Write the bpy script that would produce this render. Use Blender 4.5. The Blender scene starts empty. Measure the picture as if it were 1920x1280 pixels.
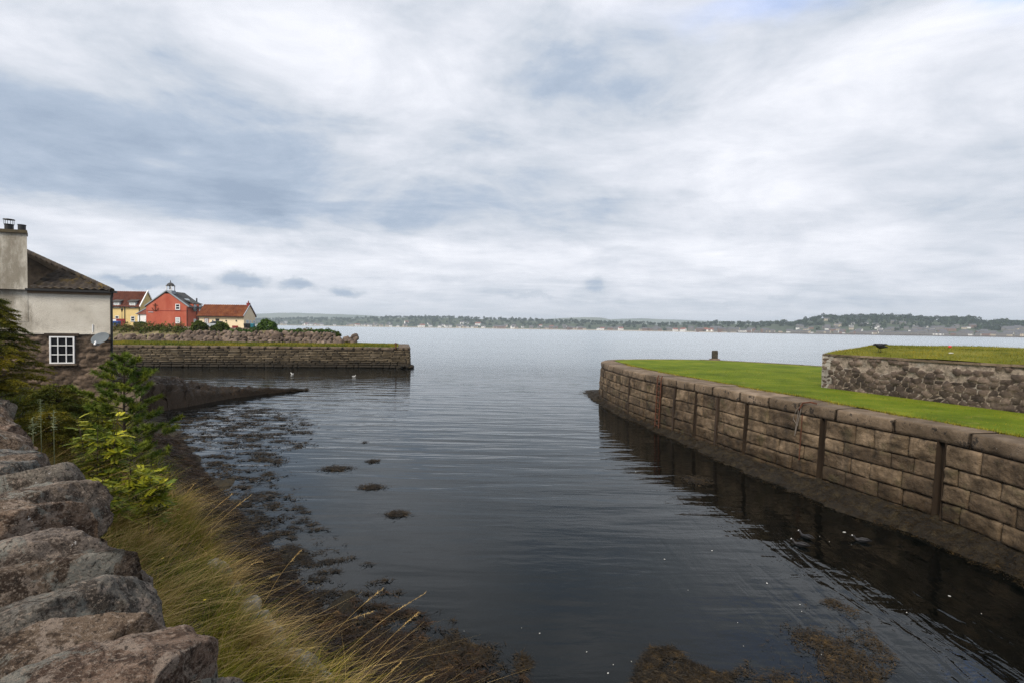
import bpy, math, random
import numpy as np
from mathutils import Vector, Matrix
from math import radians as R_, pi, sin, cos

S = bpy.context.scene
COL = S.collection
random.seed(7)
rng = np.random.default_rng(7)

# ------------------------------------------------------------------ camera
CAMZ = 5.0
FPX = 907.0                                   # focal length in pixels of a 1920 wide frame
CR = Matrix.Rotation(pi/2 - R_(1.58), 3, 'X') @ Matrix.Rotation(R_(0.83), 3, 'Z')
cam_d = bpy.data.cameras.new('camera'); cam = bpy.data.objects.new('camera', cam_d); COL.objects.link(cam)
cam_d.sensor_width = 36; cam_d.lens = FPX/1920*36
cam_d.clip_start = 0.05; cam_d.clip_end = 40000
cam.matrix_world = Matrix.Translation((0, 0, CAMZ)) @ CR.to_4x4()
S.camera = cam

def hz(px): return 615 + (px-960)*0.0145      # row of the horizon
def P(px, py, z):                             # point seen at a pixel, at height z
    d = CR @ Vector(((px-960)/FPX, (640-py)/FPX, -1))
    t = (z-CAMZ)/d.z
    return np.array([d.x*t, d.y*t, z])
def Q(px, py, Y):                             # point seen at a pixel, at distance Y
    d = CR @ Vector(((px-960)/FPX, (640-py)/FPX, -1))
    t = Y/d.y
    return np.array([d.x*t, Y, CAMZ+d.z*t])

# ------------------------------------------------------------------ node helper
class NT:
    def __init__(s, tree): s.t = tree; s.n = tree.nodes; s.l = tree.links
    def new(s, typ, **kw):
        n = s.n.new(typ)
        for k, v in kw.items(): setattr(n, k, v)
        return n
    def set(s, sock, v):
        if v is None: return
        if hasattr(v, 'links') or isinstance(v, bpy.types.NodeSocket): s.l.new(v, sock)
        else:
            if isinstance(v, (tuple, list)) and len(v) == 3 and sock.type == 'RGBA': v = (*v, 1)
            sock.default_value = v
    def m(s, op, a, b=None, c=None, clamp=False):
        n = s.new('ShaderNodeMath', operation=op, use_clamp=clamp)
        s.set(n.inputs[0], a); s.set(n.inputs[1], b)
        if c is not None: s.set(n.inputs[2], c)
        return n.outputs[0]
    def mix(s, f, a, b, blend='MIX'):
        n = s.new('ShaderNodeMix', data_type='RGBA', blend_type=blend)
        s.set(n.inputs[0], f); s.set(n.inputs[6], a); s.set(n.inputs[7], b)
        return n.outputs[2]
    def noise(s, vec, scale, detail=4, rough=.55, dist=0, out=0):
        n = s.new('ShaderNodeTexNoise'); s.set(n.inputs['Vector'], vec)
        n.inputs['Scale'].default_value = scale; n.inputs['Detail'].default_value = detail
        n.inputs['Roughness'].default_value = rough; n.inputs['Distortion'].default_value = dist
        return n.outputs[out]
    def vor(s, vec, scale, feature='F1', out=0, rand=1):
        n = s.new('ShaderNodeTexVoronoi', feature=feature); s.set(n.inputs['Vector'], vec)
        n.inputs['Scale'].default_value = scale; n.inputs['Randomness'].default_value = rand
        return n.outputs[out]
    def ramp(s, f, stops):
        n = s.new('ShaderNodeValToRGB'); s.set(n.inputs[0], f); cr = n.color_ramp
        while len(cr.elements) < len(stops): cr.elements.new(0.5)
        for e, (p, c) in zip(cr.elements, stops):
            e.position = p; e.color = (*c, 1) if isinstance(c, (tuple, list)) else (c, c, c, 1)
        return n.outputs[0]
    def mapr(s, v, a, b, c, d, smooth=True):
        n = s.new('ShaderNodeMapRange', interpolation_type='SMOOTHSTEP' if smooth else 'LINEAR')
        for i, x in enumerate((v, a, b, c, d)): s.set(n.inputs[i], x)
        return n.outputs[0]
    def mapping(s, vec, scale=(1, 1, 1), rot=(0, 0, 0), loc=(0, 0, 0)):
        n = s.new('ShaderNodeMapping'); s.set(n.inputs[0], vec)
        n.inputs['Scale'].default_value = scale; n.inputs['Rotation'].default_value = rot; n.inputs['Location'].default_value = loc
        return n.outputs[0]
    def sep(s, vec):
        n = s.new('ShaderNodeSeparateXYZ'); s.set(n.inputs[0], vec); return n.outputs
    def comb(s, x, y, z):
        n = s.new('ShaderNodeCombineXYZ')
        for i, v in enumerate((x, y, z)): s.set(n.inputs[i], v)
        return n.outputs[0]
    def pos(s): return s.new('ShaderNodeNewGeometry').outputs['Position']
    def attr(s, name, out=2): return s.new('ShaderNodeAttribute', attribute_name=name).outputs[out]
    def bump(s, h, strength, dist):
        n = s.new('ShaderNodeBump'); s.set(n.inputs['Height'], h)
        n.inputs['Strength'].default_value = strength; n.inputs['Distance'].default_value = dist
        return n.outputs[0]

# ------------------------------------------------------------------ world: overcast sky
SUN_EL, SUN_AZ = R_(46), R_(214)              # azimuth clockwise from +Y: veiled sun behind the camera's left shoulder
W = bpy.data.worlds.new('World'); S.world = W; W.use_nodes = True
w = NT(W.node_tree); w.n.clear()
sky = w.new('ShaderNodeTexSky', sky_type='NISHITA', sun_disc=False, sun_elevation=SUN_EL, sun_rotation=SUN_AZ)
gen = w.new('ShaderNodeTexCoord').outputs['Generated']
dx, dy, dz = w.sep(gen)[:3]
az = w.m('ARCTAN2', dx, dy)
el = w.m('ARCSINE', dz)
inv = w.m('DIVIDE', 1.0, w.m('ADD', w.m('MAXIMUM', dz, 0.0), 0.10))
plane = w.comb(w.m('MULTIPLY', dx, inv), w.m('MULTIPLY', dy, inv), 0.0)
warp = w.noise(plane, 1.1, 5, .6)
warp2 = w.noise(w.mapping(plane, loc=(7, 3, 1)), 1.1, 5, .6)
azw = w.m('ADD', az, w.m('MULTIPLY', w.m('SUBTRACT', warp, .5), .50))
elw = w.m('ADD', el, w.m('MULTIPLY', w.m('MULTIPLY', w.m('SUBTRACT', warp2, .5), .55), w.m('ADD', w.m('MULTIPLY', dz, 1.0), .12)))
def blob(px, py, rx, ry, wt, sharp=False, a=None, e=None):
    A = math.atan((px-960)/FPX); E = math.atan((hz(px)-py)/FPX*math.cos(A))
    ra = rx/FPX*math.cos(A)**2; re = ry/FPX*math.cos(A)
    a = azw if a is None else a; e = elw if e is None else e
    u = w.m('POWER', w.m('ABSOLUTE', w.m('DIVIDE', w.m('SUBTRACT', a, A), ra)), 2.0)
    v = w.m('POWER', w.m('ABSOLUTE', w.m('DIVIDE', w.m('SUBTRACT', e, E), re)), 2.0)
    q = w.m('ADD', u, v)
    if sharp: q = w.m('POWER', q, 2.2)
    return w.m('MULTIPLY', w.m('EXPONENT', w.m('MULTIPLY', q, -1.0)), wt)
val = .585
BLOBS = [(120, 250, 430, 110, -.17), (-250, 330, 420, 200, -.12), (1060, 165, 180, 75, -.24), (420, 330, 420, 60, -.07),
         (830, 345, 420, 90, -.11), (600, 400, 420, 50, -.10), (1180, 300, 190, 90, -.03), (700, 90, 420, 90, .12),
         (560, 170, 260, 70, .06), (1450, 180, 420, 110, .09), (1740, 110, 260, 70, .08), (1560, 40, 330, 45, -.07),
         (1740, 400, 350, 110, -.05), (1330, 330, 300, 90, .10), (300, 470, 420, 40, .09), (800, 480, 520, 35, .11),
         (1350, 490, 600, 45, .08), (150, 60, 350, 50, -.03), (1100, 40, 160, 40, -.02), (960, -350, 1600, 300, -.02), (40, 430, 250, 45, .05)]
for b in BLOBS: val = w.m('ADD', val, blob(*b))
st = w.noise(w.mapping(plane, scale=(.8, 1.15, 1), rot=(0, 0, .35)), 1.5, 9, .62, .5)
val = w.m('ADD', val, w.m('MULTIPLY', w.m('SUBTRACT', st, .5), .50))
fine = w.noise(w.mapping(plane, scale=(.8, 1.2, 1), rot=(0, 0, -.5), loc=(3, 1, 0)), 4.5, 9, .66, .4)
val = w.m('ADD', val, w.m('MULTIPLY', w.m('SUBTRACT', fine, .5), .20))
puff = w.noise(w.comb(az, w.m('MULTIPLY', el, 2.3), 2.0), 3.4, 9, .60, .5)
val = w.m('ADD', val, w.m('MULTIPLY', w.m('SUBTRACT', puff, .5), .66))
# even murk low over the horizon
hzn = w.mapr(el, .0, .075, 1, 0)
val = w.m('ADD', w.m('MULTIPLY', val, w.m('SUBTRACT', 1.0, w.m('MULTIPLY', hzn, .75))), w.m('MULTIPLY', hzn, .75*.60))
# low cumulus
en = w.m('ADD', el, w.m('MULTIPLY', w.m('SUBTRACT', w.noise(w.comb(az, w.m('MULTIPLY', el, 1.0), 0.0), 22, 5, .6), .5), .040))
an = w.m('ADD', az, w.m('MULTIPLY', w.m('SUBTRACT', w.noise(w.comb(az, el, 4.0), 16, 4, .6), .5), .07))
for b in [(300, 530, 110, 13, -0.27), (455, 527, 52, 17, -0.34), (556, 536, 42, 12, -0.29), (645, 549, 34, 9, -0.2), (470, 552, 110, 8, -.06),
          (1112, 534, 22, 16, -.12), (1000, 556, 50, 6, -.12), (1500, 566, 240, 12, -.06), (1240, 572, 150, 8, -.05)]:
    val = w.m('ADD', val, blob(*b, sharp=True, a=an, e=en))
ccol = w.ramp(val, [(.22, (.27, .335, .44)), (.38, (.365, .43, .535)), (.50, (.50, .54, .61)), (.62, (.61, .635, .70)), (.76, (.73, .745, .805)), (.95, (.87, .87, .92))])
# small blue gap at the top right
gap = w.m('ADD', blob(1835, 18, 85, 34, 1.3), blob(1430, -10, 190, 26, .35), clamp=True)
ccol10 = w.mix(1.0, ccol, (9.1, 9.1, 9.05), 'MULTIPLY')
cl = w.mix(w.m('SUBTRACT', 1.0, w.m('MULTIPLY', gap, .8)), w.mix(1.0, sky.outputs[0], (1.6, 2.1, 3.0), 'MULTIPLY'), ccol10)
cl = w.mix(w.mapr(dz, -.06, -.01, 0, 1), (1.2, 1.3, 1.4), cl)
bg = w.new('ShaderNodeBackground'); w.set(bg.inputs[0], cl); bg.inputs[1].default_value = 0.1
wo = w.new('ShaderNodeOutputWorld'); w.l.new(bg.outputs[0], wo.inputs[0])

sd = bpy.data.lights.new('sun', 'SUN'); sd.energy = 3.0; sd.angle = R_(22); sd.color = (1, .90, .77)
so = bpy.data.objects.new('sun', sd); COL.objects.link(so)
sv = Vector((sin(SUN_AZ+.5)*cos(SUN_EL), -0.25*cos(SUN_EL), sin(SUN_EL)))
sv = Vector((sin(SUN_AZ)*cos(SUN_EL), cos(SUN_AZ)*cos(SUN_EL), sin(SUN_EL)))
so.rotation_euler = sv.to_track_quat('Z', 'Y').to_euler()
S.view_settings.view_transform = 'Standard'; S.view_settings.look = 'None'
S.view_settings.exposure = 0.50; S.view_settings.gamma = 1
S.cycles.use_denoising = True; S.cycles.denoising_prefilter = 'NONE'; S.cycles.max_bounces = 8; S.cycles.transparent_max_bounces = 16
S.cycles.volume_bounces = 0; S.cycles.caustics_reflective = False; S.cycles.caustics_refractive = False
S.cycles.sample_clamp_indirect = 4

# ------------------------------------------------------------------ mesh helpers
def nz(x): return x/np.maximum(np.linalg.norm(x, axis=-1, keepdims=True), 1e-9)
def _hash(ix, iy, iz):
    h = (ix*374761393 + iy*668265263 + iz*2147483647) & 0xffffffff
    h = ((h ^ (h >> 13))*1274126177) & 0xffffffff
    return ((h ^ (h >> 16)) & 0xffff)/65535.0
def vnoise(p):
    p = np.asarray(p, float); i = np.floor(p).astype(np.int64); f = p-i; f = f*f*(3-2*f)
    r = 0
    for a in (0, 1):
        for b in (0, 1):
            for c in (0, 1):
                wgt = (f[..., 0] if a else 1-f[..., 0])*(f[..., 1] if b else 1-f[..., 1])*(f[..., 2] if c else 1-f[..., 2])
                r = r+wgt*_hash(i[..., 0]+a, i[..., 1]+b, i[..., 2]+c)
    return r*2-1
def fbm(p, o=4, g=.5):
    p = np.asarray(p, float); r = 0; a = 1
    for k in range(o):
        r = r+a*vnoise(p); p = p*2.03+17.3; a *= g
    return r
def mesh(name, V, F, mat, parent=None, tone=None, smooth=False, attrs=None):
    V = np.asarray(V, float).reshape(-1, 3)
    me = bpy.data.meshes.new(name)
    if isinstance(F, np.ndarray):
        k = F.shape[1]; me.vertices.add(len(V)); me.vertices.foreach_set('co', V.ravel())
        me.loops.add(F.size); me.loops.foreach_set('vertex_index', F.ravel().astype(np.int32))
        me.polygons.add(len(F)); me.polygons.foreach_set('loop_start', np.arange(0, F.size, k, dtype=np.int32))
        me.update(calc_edges=True)
    else:
        me.from_pydata([tuple(v) for v in V], [], F)
    if smooth: me.polygons.foreach_set('use_smooth', np.ones(len(me.polygons), bool))
    at = dict(attrs or {})
    if tone is not None: at['tone'] = tone
    for k_, v_ in at.items():
        a = me.attributes.new(k_, 'FLOAT', 'POINT')
        a.data.foreach_set('value', np.broadcast_to(np.asarray(v_, np.float32), (len(V),)).copy())
    me.materials.append(mat); me.validate()
    o = bpy.data.objects.new(name, me); COL.objects.link(o)
    if parent: o.parent = parent
    return o
def tag(o, label=None, cat=None, group=None, kind=None):
    for k, v in (('label', label), ('category', cat), ('group', group), ('kind', kind)):
        if v: o[k] = v
    return o
def thing(name, label, cat, loc=(0, 0, 0), rz=0, group=None):
    o = bpy.data.objects.new(name, None); COL.objects.link(o); o.location = loc; o.rotation_euler = (0, 0, rz)
    o.empty_display_size = .2
    return tag(o, label, cat, group)
def copy_tree(o, parent=None):
    c = o.copy(); COL.objects.link(c)
    if parent: c.parent = parent
    for ch in list(o.children): copy_tree(ch, c)
    return c
def grid_faces(n, m, off=0, closed=False):
    i, j = np.meshgrid(np.arange(n-1), np.arange(m if closed else m-1), indexing='ij')
    j2 = (j+1) % m
    return np.stack([i*m+j, i*m+j2, (i+1)*m+j2, (i+1)*m+j], -1).reshape(-1, 4)+off
class MB:
    def __init__(s): s.V = []; s.F = []; s.T = []; s.n = 0
    def add(s, V, F, tone=0.):
        V = np.asarray(V, float).reshape(-1, 3)
        s.V.append(V); s.F += [tuple(int(i)+s.n for i in f) for f in F]; s.T.append(np.broadcast_to(np.asarray(tone, float), (len(V),))); s.n += len(V)
        return s
    def box(s, a, b, tone=0., rot=None, at=None):
        (x0, y0, z0), (x1, y1, z1) = a, b
        V = np.array([(x0, y0, z0), (x1, y0, z0), (x1, y1, z0), (x0, y1, z0), (x0, y0, z1), (x1, y0, z1), (x1, y1, z1), (x0, y1, z1)], float)
        if rot is not None: V = V @ np.array(rot.to_3x3() if hasattr(rot, 'to_3x3') else rot).T
        if at is not None: V = V+np.array(at)
        return s.add(V, [(0, 3, 2, 1), (4, 5, 6, 7), (0, 1, 5, 4), (1, 2, 6, 5), (2, 3, 7, 6), (3, 0, 4, 7)], tone)
    def tube(s, pts, rad, n=8, tone=0., cap=True):
        pts = np.asarray(pts, float); rad = np.broadcast_to(np.asarray(rad, float), (len(pts),))
        t = np.gradient(pts, axis=0); t = nz(t)
        up = np.array([0, 0, 1.]) if abs(t[0][2]) < .9 else np.array([1., 0, 0])
        a = nz(np.cross(t, up)); b = np.cross(t, a)
        ang = np.linspace(0, 2*pi, n, endpoint=False)
        V = pts[:, None]+rad[:, None, None]*(a[:, None]*np.cos(ang)[None, :, None]+b[:, None]*np.sin(ang)[None, :, None])
        F = grid_faces(len(pts), n, closed=True).tolist()
        if cap: F += [tuple(range(n))[::-1], tuple((len(pts)-1)*n+i for i in range(n))]
        return s.add(V.reshape(-1, 3), F, tone)
    def poly(s, pts, tone=0.): return s.add(pts, [tuple(range(len(pts)))], tone)
    def build(s, name, mat, parent=None, smooth=False):
        return mesh(name, np.concatenate(s.V), s.F, mat, parent, np.concatenate(s.T), smooth)
def ribbons(base, dirn, L, Wd, bend, nseg=4, side=None, taper=1.0, tip=.05):
    N = len(base); L = np.broadcast_to(L, (N,))[:, None]; Wd = np.broadcast_to(Wd, (N,))[:, None]
    if side is None:
        a = rng.uniform(0, 2*pi, N); side = np.stack([np.cos(a), np.sin(a), np.zeros(N)], -1)
    rows = []
    for k in range(nseg+1):
        t = k/nseg
        c = base+dirn*L*t+bend*L*t*t
        ww = Wd*.5*max(tip, 1-t**(1/taper)) if taper else Wd*.5
        rows.append(np.stack([c-side*ww, c+side*ww], 1))
    V = np.stack(rows, 1)
    k = np.arange(nseg)[None, :]; b0 = (np.arange(N)*(nseg+1)*2)[:, None]
    F = np.stack([b0+k*2, b0+k*2+1, b0+k*2+3, b0+k*2+2], -1).reshape(-1, 4)
    return V.reshape(-1, 3), F, (nseg+1)*2
def leaf_cloud(n, c, r, size, shell=.55, lump=.35, seed=0, elong=1.6):
    g = np.random.default_rng(seed)
    d = nz(g.normal(size=(n, 3)))
    rad = g.uniform(0, 1, n)**(1/3.)*(1-shell)+shell
    lum = 1+lump*fbm(d*1.8+seed*3.1, 3)
    p = np.array(c)+d*(rad*lum)[:, None]*np.array(r)
    a = nz(g.normal(size=(n, 3))); b = nz(np.cross(a, g.normal(size=(n, 3))))
    sz = size*g.uniform(.6, 1.3, n)[:, None]
    V = np.stack([p-a*sz*.5*elong, p-b*sz*.35, p+a*sz*.5*elong, p+b*sz*.35], 1).reshape(-1, 3)
    F = np.arange(n*4).reshape(-1, 4)
    tone = np.repeat(np.clip(.5+.35*fbm(p*1.3/np.mean(r)+seed, 3)+g.normal(0, .12, n), 0, 1), 4)
    return V, F, tone
def merge(parts):
    V = []; F = []; T = []; n = 0
    for v, f, t in parts:
        V.append(v); F.append(f+n); T.append(t); n += len(v)
    return np.concatenate(V), np.concatenate(F), np.concatenate(T)

# ------------------------------------------------------------------ materials
MATS = {}
def pmat(name, stops, scale=3, detail=5, rough=.85, bump=.3, bscale=None, bdist=.02, tonev=.0, tint=None, spots=None, vec=None, spec=.3, extra=None):
    """noise-driven colour; 'tone' attribute brightens/darkens or tints whole stones"""
    m = bpy.data.materials.new(name); m.use_nodes = True; k = NT(m.node_tree); k.n.clear()
    p = k.pos(); v = p if vec is None else k.mapping(p, scale=vec)
    f = k.noise(v, scale, detail, .62, .2)
    f = k.mapr(f, .28, .72, 0, 1, False)
    c = k.ramp(f, stops)
    tn = k.attr('tone')
    if tint: c = k.mix(tn, c, k.mix(1.0, c, tint, 'MULTIPLY'))
    if tonev: c = k.mix(1.0, c, k.ramp(tn, [(0, 1-tonev), (1, 1+tonev)]), 'MULTIPLY')
    if spots:
        (sc, th, col) = spots
        s_ = k.mapr(k.noise(p, sc, 3, .7), th, th+.05, 0, 1)
        c = k.mix(s_, c, col)
    if extra: c = extra(k, c, p)
    h = k.noise(v, bscale or scale*6, 6, .7)
    bs = k.new('ShaderNodeBsdfPrincipled'); k.set(bs.inputs['Base Color'], c)
    bs.inputs['Roughness'].default_value = rough; bs.inputs['Specular IOR Level'].default_value = spec
    if bump: k.l.new(k.bump(h, bump, bdist), bs.inputs['Normal'])
    o = k.new('ShaderNodeOutputMaterial'); k.l.new(bs.outputs[0], o.inputs[0])
    MATS[name] = m
    return m
def plain(name, col, rough=.6, metal=0, var=.12, spec=.4):
    return pmat(name, [(0, tuple(c*(1-var) for c in col)), (1, tuple(c*(1+var) for c in col))], 2.5, 4, rough, .08, 20, .01, spec=spec) if not metal else _metal(name, col, rough)
def _metal(name, col, rough):
    m = pmat(name, [(0, tuple(c*.8 for c in col)), (1, tuple(c*1.15 for c in col))], 4, 4, rough, .1)
    m.node_tree.nodes['Principled BSDF'].inputs['Metallic'].default_value = .8
    return m
def wet(zlo, zhi, dark=(.35, .30, .24)):
    """tide stain: a band of weed and wet growth up to a height, with a ragged edge"""
    def f(k, c, p):
        z = k.sep(p)[2]; zz = k.m('ADD', z, k.m('MULTIPLY', k.m('SUBTRACT', k.noise(p, 1.3, 5, .6), .5), 1.3))
        return k.mix(k.mapr(zz, zlo, zhi, 1, 0), c, k.mix(1.0, c, dark, 'MULTIPLY'))
    return f
def quay_extra(k, c, p):
    c = wet(.1, 1.3, (.26, .22, .15))(k, c, p)
    z = k.sep(p)[2]
    # orange / green growth near the foot and black lichen just below the coping
    g = k.mapr(k.noise(p, 2.2, 5, .65), .52, .66, 0, 1)
    c = k.mix(k.m('MULTIPLY', g, .45), c, (.070, .062, .028))
    bl = k.m('MULTIPLY', k.mapr(k.noise(p, 3.2, 6, .75), .54, .60, 0, 1), k.mapr(z, 2.0, 2.4, 0, 1))
    c = k.mix(k.m('MULTIPLY', bl, .85), c, (.012, .011, .010))
    strk = k.mapr(k.noise(k.mapping(p, scale=(1.6, 1.6, .18)), 2.0, 5, .7), .50, .68, 0, 1)
    return k.mix(k.m('MULTIPLY', strk, .5), c, (.03, .024, .018))
M_quay = pmat('quay_stone', [(0, (.020, .014, .008)), (.42, (.098, .067, .040)), (1, (.25, .178, .115))], 2.1, 8, .85, 1.0, 7, .08, .5, (.80, .84, .86), extra=quay_extra)
def cope_extra(k, c, p):
    return quay_extra(k, c, p)
M_cop = pmat('coping_stone', [(0, (.06, .043, .026)), (.5, (.135, .099, .066)), (1, (.235, .18, .13))], 1.8, 8, .9, .9, 9, .04, .25, spots=(26, .70, (.55, .53, .5)),
             extra=lambda k, c, p: k.mix(k.m('MULTIPLY', k.m('MULTIPLY', k.mapr(k.noise(p, 3.6, 6, .75), .54, .6, 0, 1), k.mapr(k.sep(p)[2], 2.66, 2.58, 0, 1)), .85), c, (.013, .012, .011)))
M_dark = pmat('wet_joint', [(0, (.012, .010, .008)), (1, (.03, .024, .018))], 2, 4, .7, .3)
M_slot = pmat('slot_stone', [(0, (.012, .008, .005)), (1, (.055, .038, .025))], 1.8, 5, .75, .5, vec=(1, 1, .3))  # recess shade of the quay slots is put into this dark colour
M_pier = pmat('pier_stone', [(0, (.035, .027, .016)), (.5, (.085, .066, .041)), (1, (.16, .13, .09))], 1.1, 7, .85, .7, 7, .03, .45,
              extra=lambda k, c, p: k.mix(k.mapr(k.m('ADD', k.sep(p)[2], k.m('MULTIPLY', k.noise(p, .5, 4, .6), .8)), .75, 1.5, .92, 0), c, (.018, .014, .009)))
M_rock = pmat('boulder_stone', [(0, (.045, .032, .024)), (.5, (.12, .088, .067)), (1, (.22, .17, .135))], .9, 6, .9, .8, 5, .05, .35)
M_weed = pmat('weed_ledge', [(0, (.004, .003, .002)), (.5, (.014, .010, .005)), (1, (.04, .029, .012))], 3.5, 7, .75, 1.0, 25, .05, .3)
M_wrack = pmat('bladder_wrack', [(0, (.006, .0045, .002)), (.55, (.018, .012, .0045)), (1, (.042, .027, .009))], 5, 4, .6, .2, tonev=.6, spec=.25, tint=(1.5, 1.35, 1.0))
M_wrackred = pmat('toe_wrack', [(0, (.009, .005, .002)), (.55, (.022, .0125, .0045)), (1, (.058, .034, .011))], 2.2, 4, .6, .2, tonev=.6, spec=.25, tint=(1.4, 1.15, .9))
M_lawn = pmat('mown_lawn', [(0, (.05, .08, .005)), (.5, (.095, .135, .008)), (1, (.165, .185, .016))], .55, 8, .95, .7, 30, .03, spec=.1,
              extra=lambda k, c, p: k.mix(k.mapr(k.noise(p, 1.7, 6, .7), .55, .72, 0, .55), c, (.20, .19, .045)))
M_blade = pmat('grass_blade', [(0, (.055, .085, .005)), (1, (.15, .175, .014))], .8, 6, .8, 0, tint=(2.2, 1.35, 1.8), tonev=.2, spec=.2)
M_mossy = pmat('mossy_turf', [(0, (.055, .065, .008)), (.5, (.115, .12, .014)), (1, (.19, .17, .035))], .7, 8, .95, .7, 22, .03, spec=.1)
M_soil = pmat('bank_soil', [(0, (.008, .007, .004)), (.5, (.022, .017, .008)), (1, (.05, .036, .016))], 1.5, 7, .95, .8, 14, .05)
M_seabed = pmat('seabed', [(0, (.006, .007, .006)), (1, (.016, .014, .011))], .35, 6, .9, .2)
M_road = pmat('road_tarmac', [(0, (.045, .045, .045)), (1, (.07, .068, .066))], 2, 6, .9, .5, 60, .01)
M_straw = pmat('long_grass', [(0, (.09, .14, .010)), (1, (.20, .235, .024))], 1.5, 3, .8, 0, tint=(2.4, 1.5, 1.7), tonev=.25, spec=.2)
M_seed = pmat('seed_stalk', [(0, (.36, .235, .085)), (1, (.66, .48, .20))], 5, 3, .8, 0, tonev=.2)
M_bark = pmat('bark', [(0, (.03, .022, .016)), (1, (.09, .065, .045))], 12, 4, .9, .5)
M_pine = pmat('pine_needles', [(0, (.045, .10, .010)), (1, (.12, .20, .018))], 3, 3, .7, 0, tint=(1.9, 1.1, .8), tonev=.35, spec=.25)
M_spruce = pmat('spruce_needles', [(0, (.034, .06, .008)), (1, (.11, .135, .015))], 1.6, 3, .8, 0, tint=(3.0, 1.7, .9), tonev=.4, spec=.2)
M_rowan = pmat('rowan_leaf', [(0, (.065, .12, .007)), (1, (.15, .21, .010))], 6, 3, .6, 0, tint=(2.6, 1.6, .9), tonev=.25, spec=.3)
M_herb = pmat('grey_herb', [(0, (.13, .16, .08)), (1, (.26, .29, .17))], 6, 3, .9, 0, tonev=.2)
M_bush = pmat('bush_leaf', [(0, (.022, .035, .008)), (1, (.07, .085, .018))], .9, 4, .85, 0, tint=(1.5, 1.6, .9), tonev=.4, spec=.2)
M_bushg = pmat('bush_green', [(0, (.025, .06, .012)), (1, (.07, .12, .02))], .9, 4, .85, 0, tonev=.4, spec=.2)
M_rust = pmat('dry_dock_leaf', [(0, (.07, .045, .015)), (1, (.19, .115, .05))], 1.2, 4, .9, 0, tint=(.6, 1.4, .6), tonev=.4, spec=.2)
M_harl = pmat('roughcast', [(0, (.36, .33, .28)), (.5, (.60, .565, .495)), (1, (.70, .67, .60))], .9, 8, .95, 1.0, 26, .05,
              extra=lambda k, c, p: k.mix(k.mapr(k.m('MULTIPLY', k.noise(k.mapping(p, scale=(1, 1, .35)), .9, 7, .7), k.mapr(k.sep(p)[0], -21.0, -22.6, .75, 1.25)), .50, .72, 0, .75), c, (.19, .165, .12)))
M_harl.node_tree.nodes['Principled BSDF'].inputs['Roughness'].default_value = .95
M_rubble = pmat('rubble_stone', [(0, (.045, .034, .025)), (.5, (.115, .085, .062)), (1, (.21, .16, .12))], 2.2, 7, .9, .8, 14, .03, .5)
M_tile = pmat('roof_tile', [(0, (.018, .014, .011)), (.5, (.04, .032, .026)), (1, (.08, .065, .052))], 2.5, 6, .9, .4, 20, .02,
              extra=lambda k, c, p: k.mix(k.m('MULTIPLY', k.mapr(k.noise(p, 2.2, 6, .7), .50, .62, 0, 1), k.mapr(k.sep(p)[0], -22.5, -18.5, .1, 1)), c, (.16, .105, .018)))
M_white = plain('white_paint', (.78, .79, .80), .45)
M_glass = pmat('window_glass', [(0, (.008, .008, .010)), (1, (.02, .022, .026))], 1, 2, .06, 0, spec=.5)
M_blind = plain('pale_blind', (.42, .47, .50), .3)
M_black = plain('black_paint', (.012, .012, .013), .5)
M_yellow = pmat('yellow_render', [(0, (.56, .43, .19)), (1, (.70, .54, .26))], .5, 5, .9, .2)
M_cream = pmat('cream_render', [(0, (.74, .60, .40)), (1, (.85, .72, .52))], .5, 5, .9, .2)
M_redr = pmat('red_render', [(0, (.36, .075, .045)), (.5, (.42, .112, .070)), (1, (.52, .16, .105))], .55, 7, .9, .3, vec=(1, 1, .45))
M_redroof = pmat('red_pantile', [(0, (.10, .030, .014)), (.5, (.175, .055, .024)), (1, (.25, .095, .035))], .8, 7, .9, .5, 6, .05)
M_brnroof = pmat('brown_pantile', [(0, (.085, .026, .018)), (.5, (.14, .045, .03)), (1, (.19, .07, .045))], .8, 7, .9, .5, 6, .05)
M_slate = pmat('slate', [(0, (.035, .035, .036)), (1, (.085, .083, .08))], 1.5, 6, .8, .4, 8, .03)
M_lead = plain('lead_grey', (.26, .29, .33), .6)
M_timber = pmat('wet_timber', [(0, (.014, .010, .007)), (1, (.055, .035, .022))], 3, 5, .8, .6, vec=(1, 1, .2))
M_rustm = pmat('rusted_iron', [(0, (.05, .018, .010)), (1, (.13, .05, .025))], 9, 5, .85, .5)
M_rope = plain('old_rope', (.16, .14, .12), .9)
M_dish = plain('dish_grey', (.12, .14, .155), .7, spec=.2)
M_copestone = None
M_redp = plain('red_panel', (.20, .018, .018), .5)
M_bluep = plain('blue_plastic', (.012, .07, .28), .4)
M_hedge = M_bushg
M_silver = plain('silver_paint', (.42, .46, .50), .3)
M_tyre = plain('tyre', (.02, .02, .02), .8)
M_lwall = pmat('garden_wall_stone', [(0, (.14, .095, .085)), (1, (.30, .23, .21))], 2.2, 6, .9, .7, 9, .05, .3)
M_foam = plain('white_fleck', (.5, .5, .48), .7)
M_gullw = plain('gull_white', (.75, .75, .74), .8)
M_gullg = plain('gull_grey', (.25, .26, .28), .8)
M_bird = plain('dark_feather', (.014, .014, .016), .6)

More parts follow.
